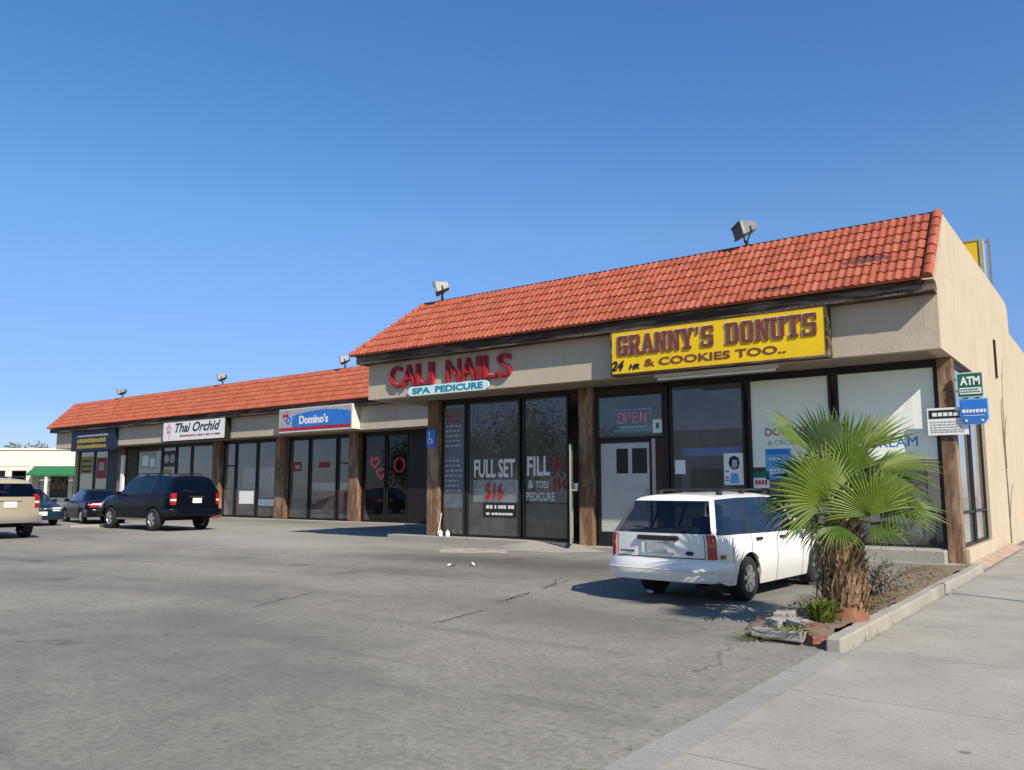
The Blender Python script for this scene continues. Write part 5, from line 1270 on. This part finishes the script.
# ------------------------------------------------------------------ the fan palm
random.seed(21)
RV = Vector((.802, .597, 0)); UV_ = Vector((0, 0, 1)); CV = Vector((.597, -.802, 0))   # right, up, towards the street corner
PB = Vector((-2.50, 9.32, .1)); PT = PB + Vector((.0, .02, .98))
palm = thing('fan_palm', 'squat fan palm with a fat shaggy trunk in the kerbed bed by the sidewalk', 'palm tree', PB)
def kid_l(mb, name, mats, parent, **kw): return mb.build(name, mats, parent, PB, **kw)
mb = MB(); prof = [(.235, -.12), (.22, .05), (.185, .2), (.165, .45), (.16, .7), (.15, .9), (.11, 1.0), (.04, 1.06)]
mb.lathe([(r_, h) for r_, h in prof], PB, 'z', 20)
mb.v = [(x + random.uniform(-.015, .015), y + random.uniform(-.015, .015), z) for x, y, z in mb.v]
trunk = kid_l(mb, 'trunk', M['trunk'], palm, smooth=60)
# old leaf bases in a spiral
mb = MB()
for k in range(190):
    t = k / 190; h = .08 + .88 * t; a = k * 2.39996; r0 = .20 - .05 * t
    d = Vector((math.cos(a), math.sin(a), 0)); s = Vector((-d.y, d.x, 0)); c = PB + d * (r0 - .01) + UV_ * h
    wd = random.uniform(.02, .042); ln = random.uniform(.08, .2); out = random.uniform(.02, .10) + .05 * t
    tip = c + UV_ * ln + d * out; mid = c + UV_ * ln * .5 + d * (out * .35 + .02)
    mb.add([c - s * wd, c + s * wd, mid + s * wd * .7, mid - s * wd * .7, tip + s * wd * .3, tip - s * wd * .3, mid - d * .03], [(0, 1, 2, 3), (3, 2, 4, 5), (0, 3, 6), (2, 1, 6), (3, 5, 6), (4, 2, 6)])
kid_l(mb, 'leaf_base', M['boot'], trunk)
mb = MB()     # dead hanging strips, mostly on the shady left
for k in range(80):
    a = random.gauss(PI * .95, .9); h = random.uniform(.45, 1.0); r0 = .2
    d = Vector((math.cos(a), math.sin(a), 0)); s = Vector((-d.y, d.x, 0)); c = PB + d * r0 + UV_ * h; ln = random.uniform(.2, .5); wd = random.uniform(.006, .018)
    p1 = c + d * random.uniform(.05, .14) - UV_ * ln * .4 + s * random.uniform(-.05, .05); p2 = p1 - UV_ * ln * .6 + d * random.uniform(-.05, .05)
    mb.add([c - s * wd, c + s * wd, p1 + s * wd, p1 - s * wd, p2], [(0, 1, 2, 3), (3, 2, 4)])
kid_l(mb, 'dead_skirt', M['deadfrond'], palm)

def frond(hub, axis, normal, R, spread=115, n=36, droop=.12, mat='frond', ps=None, cone=.10):
    """a fan leaf: ribs spread round the hub, joined for the inner half, free tips outside"""
    hub = PT + RV * hub[0] + UV_ * hub[1] + CV * hub[2]
    ax = (RV * axis[0] + UV_ * axis[1] + CV * axis[2]).normalized()
    nm = RV * normal[0] + UV_ * normal[1] + CV * normal[2]; nm = (nm - ax * nm.dot(ax)).normalized(); sd = ax.cross(nm)
    base = PT + Vector((random.uniform(-.06, .06), random.uniform(-.06, .06), -.05 + random.uniform(-.1, .05)))
    mb = MB(); N = 9
    for k in range(n):
        ph = R_(spread) * (2 * (k + .5) / n - 1); dph = R_(spread) / n
        ln = R * (.74 + .26 * math.cos(ph * .72)) * random.uniform(.92, 1.05)
        tw = random.uniform(-.03, .03); tipdroop = droop * random.uniform(.6, 1.8) + (.22 if random.random() < .07 else 0); kink = random.uniform(-.06, .06); dry = random.random() < .10
        rows = []
        for i in range(N + 1):
            t = i / N; rr = ln * t
            full = rr * math.tan(dph) * 1.02
            jn = .6
            w_ = full if t < jn else ln * jn * math.tan(dph) * (1 - ((t - jn) / (1 - jn))) ** 1.1 + .0015
            w_ = max(w_, .0015)
            p_ = ph + tw * t * t + kink * max(0, t - .5)
            d = ax * math.cos(p_) + sd * math.sin(p_); e = -ax * math.sin(p_) + sd * math.cos(p_)
            lift = -cone * rr * rr / R
            c = hub + d * rr + nm * (lift + .03 * R * math.cos(2 * ph)) - UV_ * (tipdroop * rr * (t ** 2.5))
            fold = w_ * .75
            rows.append((c - e * w_ , c + nm * fold, c + e * w_))
        vs = [p for r_ in rows for p in r_]; fs = []
        for i in range(N): b = i * 3; fs += [(b, b + 3, b + 4, b + 1), (b + 1, b + 4, b + 5, b + 2)]
        kd = random.choice((6, 7, 8))
        mb.add(vs, fs[:2 * kd]); mb.add(vs, fs[2 * kd:], 1 if dry else 0)
    f = kid_l(mb, 'frond', [M[mat], M['deadfrond']], palm, smooth=50)
    mb = MB(); m1 = base.lerp(hub, .5) + UV_ * .07; mb.tube([base, m1, hub, hub + ax * R * .18], [.022, .016, .012, .004], 6)
    kid_l(mb, 'petiole', M['petiole'], f, smooth=60)
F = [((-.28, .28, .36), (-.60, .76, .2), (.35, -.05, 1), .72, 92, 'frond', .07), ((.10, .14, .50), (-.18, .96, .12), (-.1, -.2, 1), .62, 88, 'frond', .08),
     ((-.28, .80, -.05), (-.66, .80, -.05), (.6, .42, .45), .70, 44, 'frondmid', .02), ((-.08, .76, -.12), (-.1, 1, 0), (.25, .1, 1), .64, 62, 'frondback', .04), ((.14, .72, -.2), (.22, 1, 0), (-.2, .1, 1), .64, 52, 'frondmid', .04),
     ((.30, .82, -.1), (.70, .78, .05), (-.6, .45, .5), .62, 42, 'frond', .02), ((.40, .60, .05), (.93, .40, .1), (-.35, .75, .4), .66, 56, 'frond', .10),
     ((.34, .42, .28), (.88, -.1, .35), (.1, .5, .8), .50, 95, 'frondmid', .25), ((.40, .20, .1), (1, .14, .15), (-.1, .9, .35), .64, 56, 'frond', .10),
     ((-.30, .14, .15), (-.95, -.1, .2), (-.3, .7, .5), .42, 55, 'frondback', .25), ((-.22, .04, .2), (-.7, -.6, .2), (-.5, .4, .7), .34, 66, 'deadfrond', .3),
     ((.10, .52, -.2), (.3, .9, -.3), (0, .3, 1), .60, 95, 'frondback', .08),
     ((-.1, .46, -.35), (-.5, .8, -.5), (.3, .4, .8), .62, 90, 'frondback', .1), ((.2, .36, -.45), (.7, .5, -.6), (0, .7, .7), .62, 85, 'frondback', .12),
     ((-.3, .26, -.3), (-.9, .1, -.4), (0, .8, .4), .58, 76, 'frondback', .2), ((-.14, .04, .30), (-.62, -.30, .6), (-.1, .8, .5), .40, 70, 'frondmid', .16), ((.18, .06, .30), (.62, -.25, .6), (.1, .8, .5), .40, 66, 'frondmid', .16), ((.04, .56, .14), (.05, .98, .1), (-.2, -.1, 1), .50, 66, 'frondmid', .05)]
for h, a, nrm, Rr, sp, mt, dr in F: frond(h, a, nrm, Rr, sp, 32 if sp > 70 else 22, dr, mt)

# weeds, shrub, litter
def tuft(name, label, cat, c, n, h, spread, wd, mat, up=.7, group=None, kind=None):
    mb = MB(); c = Vector(c)
    for k in range(n):
        a = random.uniform(0, 2 * PI); b = c + Vector((math.cos(a), math.sin(a), 0)) * random.uniform(0, spread * .35)
        d = Vector((math.cos(a), math.sin(a), 0)); s = Vector((-d.y, d.x, 0)); ln = h * random.uniform(.5, 1.1); o = spread * random.uniform(.2, 1)
        p1 = b + UV_ * ln * .6 + d * o * .4; p2 = b + UV_ * ln * up + d * o; w_ = wd * random.uniform(.6, 1.2)
        mb.add([b - s * w_ * .5, b + s * w_ * .5, p1 + s * w_, p1 - s * w_, p2], [(0, 1, 2, 3), (3, 2, 4)])
    o = mb.build(name, M[mat], None, tuple(c)); return tag(o, label, cat, group, kind)
tuft('weed_clump', 'yellow green weeds sprouting at the left foot of the palm trunk', 'weeds', (-2.62, 8.86, .08), 120, .38, .26, .022, 'weed')
tuft('weed_clump', 'low green weeds between the loose blocks and the kerb end', 'weeds', (-2.72, 8.32, .06), 90, .12, .3, .01, 'weed')
tuft('weed_clump', 'thin straggly weeds along the outer edge of the pale loose block', 'weeds', (-3.1, 8.2, .0), 60, .07, .3, .008, 'weed')
tuft('weed_clump', 'dry brown grass tuft by the kerb right of the palm', 'weeds', (-2.5, 10.2, .1), 90, .16, .18, .007, 'deadfrond')
sh = thing('dry_shrub', 'grey brown twiggy shrub behind the palm trunk', 'shrub', (-2.85, 11.6, .08))
mb = MB(); mt_ = MB()
for k in range(110):
    a = random.uniform(0, 2 * PI); el = random.uniform(.25, 1.3); d = Vector((math.cos(a) * math.cos(el), math.sin(a) * math.cos(el), math.sin(el))); ln = random.uniform(.35, .68)
    p0 = Vector((-2.85, 11.6, .06)); p1 = p0 + d * ln * .5 + UV_ * .04; p2 = p0 + d * ln + Vector((random.uniform(-.08, .08), random.uniform(-.08, .08), random.uniform(-.04, .08)))
    mb.tube([p0, p1, p2], [.008, .006, .002], 4, cap=False)
    for q in range(22):
        t = random.uniform(.3, 1.05); p = p0.lerp(p1, t * 2) if t < .5 else p1.lerp(p2, t * 2 - 1)
        v = Vector((random.gauss(0, 1), random.gauss(0, 1), random.gauss(0, 1))).normalized(); s = v.orthogonal().normalized() * random.uniform(.006, .014); e_ = v * random.uniform(.03, .07)
        mt_.add([p - s, p + s, p + e_ + s * .4, p + e_ - s * .4], [(0, 1, 2, 3)])
kid(mb, 'twig', M['dryshrub'], sh, (-2.85, 11.6, .08)); kid(mt_, 'foliage', M['dryshrub'], sh, (-2.85, 11.6, .08))
random.seed(77); mb = MB()
for k in range(150):
    if k < 90: p = Vector((random.gauss(-2.17, .02), random.uniform(8.1, 17), .0))
    else: p = Vector((random.gauss(-2.42, .05), random.uniform(2, 8.2), .0))
    a = random.uniform(0, 2 * PI); d = Vector((math.cos(a), math.sin(a), 0)); s_ = Vector((-d.y, d.x, 0)) * random.uniform(.003, .008); h_ = random.uniform(.012, .05) * (1 if random.random() < .25 else .35)
    mb.add([p - s_, p + s_, p + d * random.uniform(.01, .04) + UV_ * h_], [(0, 1, 2)])
tag(mb.build('joint_weeds', M['weed']), 'sparse tiny weeds growing in the joint along kerb and gutter', 'weeds', None, 'stuff')
# loose blocks round the end of the bed
def stone(name, label, c, sx, sy, sz, rz, mat, tilt=0):
    mb = MB(); mb.box(-sx, sx, -sy, sy, 0, sz); o = mb.build(name, M[mat], bevel=min(.04, sz * .4), seg=3)
    o.data.transform(Matrix.Rotation(tilt, 4, 'Y')); bm = bmesh.new(); bm.from_mesh(o.data)
    bmesh.ops.subdivide_edges(bm, edges=bm.edges, cuts=3, use_grid_fill=True)
    for v in bm.verts: v.co += Vector((random.uniform(-1, 1), random.uniform(-1, 1), random.uniform(-1, 1))) * .008
    bm.to_mesh(o.data); bm.free(); o.location = c; o.rotation_euler = (0, 0, rz); return tag(o, label, 'block')
stone('kerb_stone', 'long pale broken kerb piece lying nearest the asphalt', (-2.86, 8.25, .03), .26, .075, .085, R_(-8), 'block')
stone('concrete_block', 'grey concrete block standing behind the pale kerb piece', (-3.0, 8.7, .05), .13, .085, .11, R_(70), 'block')
stone('concrete_block', 'dark grey flat block beside the red brick', (-2.74, 8.62, .08), .14, .10, .085, R_(-25), 'block', .12)
stone('concrete_block', 'pale weathered block farthest back along the bed edge', (-3.1, 9.2, .06), .10, .2, .11, R_(8), 'kerbc')
stone('brick', 'red brown brick lying against the palm side of the kerb end', (-2.47, 8.27, .02), .10, .06, .08, R_(40), 'brick')
stone('brick', 'small red brick half buried under the yellow green weeds', (-2.62, 8.58, .09), .11, .055, .07, R_(100), 'brick', .2)
mb = MB()
for k in range(1500):
    p = Vector((random.uniform(-3.3, -2.4), random.triangular(8.3, 16.5, 10), .14 + random.uniform(-.03, .03))); v = Vector((random.gauss(0, 1), random.gauss(0, 1), random.gauss(0, .3))).normalized() * random.uniform(.02, .06); s = v.cross(UV_).normalized() * random.uniform(.006, .02)
    mb.add([p - v, p + s, p + v, p - s], [(0, 1, 2, 3)])
tag(mb.build('leaf_litter', M['deadfrond']), 'dry brown leaf litter strewn over the planter bed', 'leaf litter', None, 'stuff')
# things on the asphalt
stone('wheel_stop', 'worn concrete wheel stop in front of the nail salon step', (-12.4, 15.15, 0), .8, .09, .085, R_(24), 'kerbc')['category'] = 'wheel stop'
stone('wheel_stop', 'pale concrete wheel stop beside the nose of the black off-roader', (-32.0, 16.1, 0), .9, .09, .1, R_(82), 'kerbc')['category'] = 'wheel stop'
def scrap(c, r, lab):
    mb = MB(); c = Vector(c); pts = [c + Vector((r * random.uniform(.6, 1) * math.cos(a), r * random.uniform(.6, 1) * math.sin(a), random.uniform(.01, .07))) for a in [i * 2 * PI / 7 for i in range(7)]]
    top = c + Vector((0, 0, .06)); mb.add(pts + [top], [(i, (i + 1) % 7, 7) for i in range(7)]); tag(mb.build('paper_scrap', M['white'], None, tuple(c)), lab, 'litter')
scrap((-10.48, 12.16, .005), .11, 'crumpled white paper scrap on the asphalt, left of the two'); scrap((-10.31, 12.54, .005), .08, 'smaller white paper scrap right of the crumpled one'); scrap((-5.55, 10.75, .005), .07, 'white scrap of paper under the station wagon tail')
# dry vine on the side wall
random.seed(5)
mb = MB()
def vine(p, d, ln, r0, dep):
    pts = [Vector(p)]; dd_ = Vector(d); n = max(3, int(ln / .15))
    for i in range(n):
        dd_ = (dd_ + Vector((0, random.uniform(-.22, .22), random.uniform(-.1, .1)))).normalized(); pts.append(pts[-1] + dd_ * ln / n)
        if dep and random.random() < .16: vine(pts[-1], (0, dd_.y + random.choice((-.6, .6)), dd_.z), ln * .35, r0 * .6, dep - 1)
    mb.tube(pts, [r0 * (1 - .6 * i / n) for i in range(n + 1)], 5)
vine((XS + .012, 24.9, 0), (0, -.05, 1), 3.9, .022, 2); vine((XS + .012, 25.1, 2.0), (0, .12, 1), 2.6, .014, 1)
tag(mb.build('dry_vine', M['dryshrub'], None, (XS, 24.9, 0)), 'thin leafless vine climbing the tan side wall behind the corner windows', 'vine')
mb = MB(); mb.box(XS + .002, XS + .05, 24.15, 24.27, 4.3, 5.3); tag(mb.build('wall_slot', M['bronze'], None, (XS, 24.2, 4.3)), 'dark upright metal slot high on the tan side wall', 'vent')
# a low steel post by the street, its shadow crossing the walk
mb = MB(); mb.tube([(-.38, 12.6, 0), (-.38, 12.6, 1.83)], .035, 10); mb.lathe([(0, 0), (.1, 0), (.1, .012), (0, .012)], (-.38, 12.6, .008), 'z', 14)
tag(mb.build('steel_post', M['steel'], None, (-.38, 12.6, 0), smooth=40), 'thin steel post standing on the sidewalk, its shadow falling towards the planter', 'post')

# ------------------------------------------------------------------ far left building and trees
def far_tree(name, label, base, h, r, n, seed, trunk_h=None):
    random.seed(seed); t = thing(name, label, 'tree', base); base = Vector(base)
    mb = MB(); th_ = trunk_h or h * .45; mb.tube([base - UV_ * .1, base + UV_ * th_ * .5, base + UV_ * th_], [h * .035, h * .025, h * .015], 8)
    cl = []
    for k in range(9):
        a = random.uniform(0, 2 * PI); c = base + Vector((math.cos(a) * r * random.uniform(.1, .75), math.sin(a) * r * random.uniform(.1, .75), random.uniform(h * .45, h * .9))); cl.append((c, r * random.uniform(.3, .55)))
        mb.tube([base + UV_ * th_ * .7, c], [h * .012, h * .004], 5)
    kid(mb, 'trunk', M['postdk'], t, tuple(base))
    mb = MB(); sz = r * .055
    for k in range(n):
        c, cr = random.choice(cl); v = Vector((random.gauss(0, 1), random.gauss(0, 1), random.gauss(0, .8))).normalized() * cr * random.uniform(.3, 1.08)
        p = c + v; nn_ = Vector((random.gauss(0, 1), random.gauss(0, 1), random.gauss(0, 1))).normalized(); a_ = nn_.orthogonal().normalized() * sz * random.uniform(.5, 1.2); b_ = nn_.cross(a_).normalized() * sz * random.uniform(.4, 1)
        mb.add([p - a_, p + b_, p + a_, p - b_], [(0, 1, 2, 3)])
    kid(mb, 'crown', M['crownfar'], t, tuple(base)); return t
cam_at = lambda u, v, dep: Vector((0, 0, 1.5)) + (Vector((-.592, .796, .1246)) + RV * ((u - 512) / 820.5) + Vector((.0744, -.1, .9922)) * ((385 - v) / 820.5)) * dep
FB = cam_at(40, 488, 85); FB.z = 0; FA = math.atan2(.597, .802)
fb = thing('store_building', 'far white shop building with green awning beyond the left end of the wing', 'building', FB, FA)
mb = MB(); mb.box(-30, 26, 0, 14, 3.75, 5.55); mb.box(-30, -1.3, .05, 14, 0, 3.74); mb.box(-1.0, 26, 1.5, 14, 0, 3.74); mb.box(-1.3, -.85, 0, 1.2, 0, 3.745); kid(mb, 'wall', M['pinkwall'], fb)
mb = MB(); mb.box(-30, 26, -.12, -.002, 5.42, 5.62); kid(mb, 'parapet_cap', M['pinkwall'], fb)
mb = MB(); mb.prism([(0, 3.7), (0, 3.6), (-1.5, 2.75), (-1.5, 2.9)], yz, -.7, 26); kid(mb, 'awning', M['awning'], fb)
for x in [-24 + 4.2 * i for i in range(6)] + [.2 + 2.4 * i for i in range(9)]:
    yy = -.004 if x < -1 else 1.49; wd_ = 3.5 if x < -1 else 1.9
    if x < -1 and x + wd_ > -1.4: wd_ = -1.5 - x
    mb = MB(); mb.box(x, x + wd_, yy - .02, yy, .5, 3.3 if x < -1 else 2.7); w_ = kid(mb, 'window', M['bronze'], fb)
    mb = MB(); mb.box(x + .1, x + wd_ - .1, yy - .03, yy - .022, .6, 3.2 if x < -1 else 2.6); kid(mb, 'pane', M['carglassdk'], w_)
for x in (1.2, 4.4, 7.6, 10.8): mb = MB(); mb.box(x, x + .22, -1.35, -1.15, 0, 2.85); kid(mb, 'awning_post', M['white'], fb)
p = cam_at(24, 488, 118); far_tree('broad_tree', 'faint round treetop rising behind the far white building', (p.x, p.y, 0), 7.8, 4.0, 5000, 3)
p = cam_at(8, 488, 150); far_tree('broad_tree', 'low treetop at the very left edge behind the far white building', (p.x, p.y, 0), 7.3, 4.5, 4500, 9)
# across the cross street, behind the viewer: what the shop windows mirror
random.seed(11)
mb = MB(); tk = MB(); x = -84
while x < -44:
    h = random.uniform(6.0, 9.5); r_ = random.uniform(2.5, 4.2); y = random.uniform(-38, -31); tk.tube([(x, y, -.1), (x, y, h * .5)], [.22, .12], 6)
    for k in range(7000):
        v = Vector((random.gauss(0, .45) * r_, random.gauss(0, .45) * r_, h * .62 + random.gauss(0, .2) * h)); nn_ = Vector((random.gauss(0, 1), random.gauss(0, 1), random.gauss(0, 1))).normalized(); a_ = nn_.orthogonal().normalized() * random.uniform(.06, .17); b_ = nn_.cross(a_) * .8
        p = Vector((x, y, 0)) + v; mb.add([p - a_, p + b_, p + a_, p - b_], [(0, 1, 2, 3)])
    x += random.uniform(3.5, 9)
mb.v += tk.v; nb = len(mb.v) - len(tk.v); mb.f += [tuple(nb + i for i in f) for f in tk.f]; mb.m += tk.m; mb.uv += tk.uv
tag(mb.build('tree_belt', M['crown']), 'belt of dark trees across the cross street behind the viewer', 'trees', None, 'stuff')
mb = MB(); mb.box(-42, -12, -40, -33, 0, 6.2); mb.box(-42.2, -11.8, -33, -32.8, 5.4, 6.6); g = thing('store_building', 'low pale building across the cross street, behind the viewer', 'building', (-27, -36, 0))
kid(mb, 'wall', M['pinkwall'], g, (-27, -36, 0))
mb = MB()
for x in range(-39, -18, 4): mb.box(x, x + 3, -32.998, -32.96, .6, 3.2)
kid(mb, 'window', M['bronze'], g, (-27, -36, 0))
# ------------------------------------------------------------------ light, sky, camera
w = bpy.data.worlds.new('World'); scene.world = w; w.use_nodes = True
nt = w.node_tree; bg = nt.nodes['Background']; sky = nt.nodes.new('ShaderNodeTexSky'); sky.sky_type = 'NISHITA'
sky.sun_disc = False; sky.sun_elevation = math.asin(SUN.z); sky.sun_rotation = math.atan2(SUN.x, SUN.y)
sky.altitude = 100; sky.air_density = 1.0; sky.dust_density = .15; sky.ozone_density = 3.5
hs = nt.nodes.new('ShaderNodeHueSaturation'); hs.inputs['Saturation'].default_value = 1.2; nt.links.new(sky.outputs[0], hs.inputs['Color']); 
tcw = nt.nodes.new('ShaderNodeTexCoord'); sz_ = nt.nodes.new('ShaderNodeSeparateXYZ'); nt.links.new(tcw.outputs['Generated'], sz_.inputs[0])
tint = ramp(nt, sz_.outputs[2], [(0, (.45, .49, .70)), (.09, (.50, .53, .74)), (.17, (.78, .72, .87)), (.30, (1.10, 1.0, 1.0)), (.42, (1.0, 1.0, 1.05)), (.55, (.98, 1.03, 1.12)), (1, (.9, .92, 1.0))])
vd = nt.nodes.new('ShaderNodeVectorMath'); vd.operation = 'DOT_PRODUCT'; nt.links.new(tcw.outputs['Generated'], vd.inputs[0]); vd.inputs[1].default_value = Vector((SUN.x, SUN.y, 0)).normalized()
south = ramp(nt, vd.outputs['Value'], [(.0, (0, 0, 0)), (.75, (1, 1, 1))])      # paler, hazier air on the sun's side
tint = mixc(nt, south, tint, (1.1, .97, .86))
nt.links.new(mixc(nt, 1, hs.outputs[0], tint, 'MULTIPLY'), bg.inputs[0]); bg.inputs[1].default_value = .10
ld = bpy.data.lights.new('sun', 'SUN'); ld.energy = 4.0; ld.angle = R_(.53); ld.color = (1, .91, .77)
lo = bpy.data.objects.new('sun', ld); COL.objects.link(lo); lo.rotation_euler = SUN.to_track_quat('Z', 'Y').to_euler()
cd = bpy.data.cameras.new('camera'); co = bpy.data.objects.new('camera', cd); COL.objects.link(co); scene.camera = co
cd.sensor_fit = 'HORIZONTAL'; cd.sensor_width = 36; cd.lens = 36 * 820.5 / 1024; cd.clip_start = .05; cd.clip_end = 4000
right = Vector((.8024, .5967, 0)).normalized(); fwd = Vector((-.59209, .79619, .12456)).normalized(); right = (right - fwd * right.dot(fwd)).normalized(); up = right.cross(fwd)
m = Matrix((right, up, -fwd)).transposed().to_4x4(); m.translation = (0, 0, 1.5); co.matrix_world = m
scene.view_settings.view_transform = 'Standard'; scene.view_settings.look = 'None'; scene.view_settings.exposure = 0.65; scene.view_settings.gamma = 1
scene.view_settings.use_curve_mapping = False
scene.cycles.max_bounces = 8; scene.cycles.transparent_max_bounces = 12; scene.cycles.caustics_reflective = False; scene.cycles.caustics_refractive = False
scene.cycles.use_denoising = True
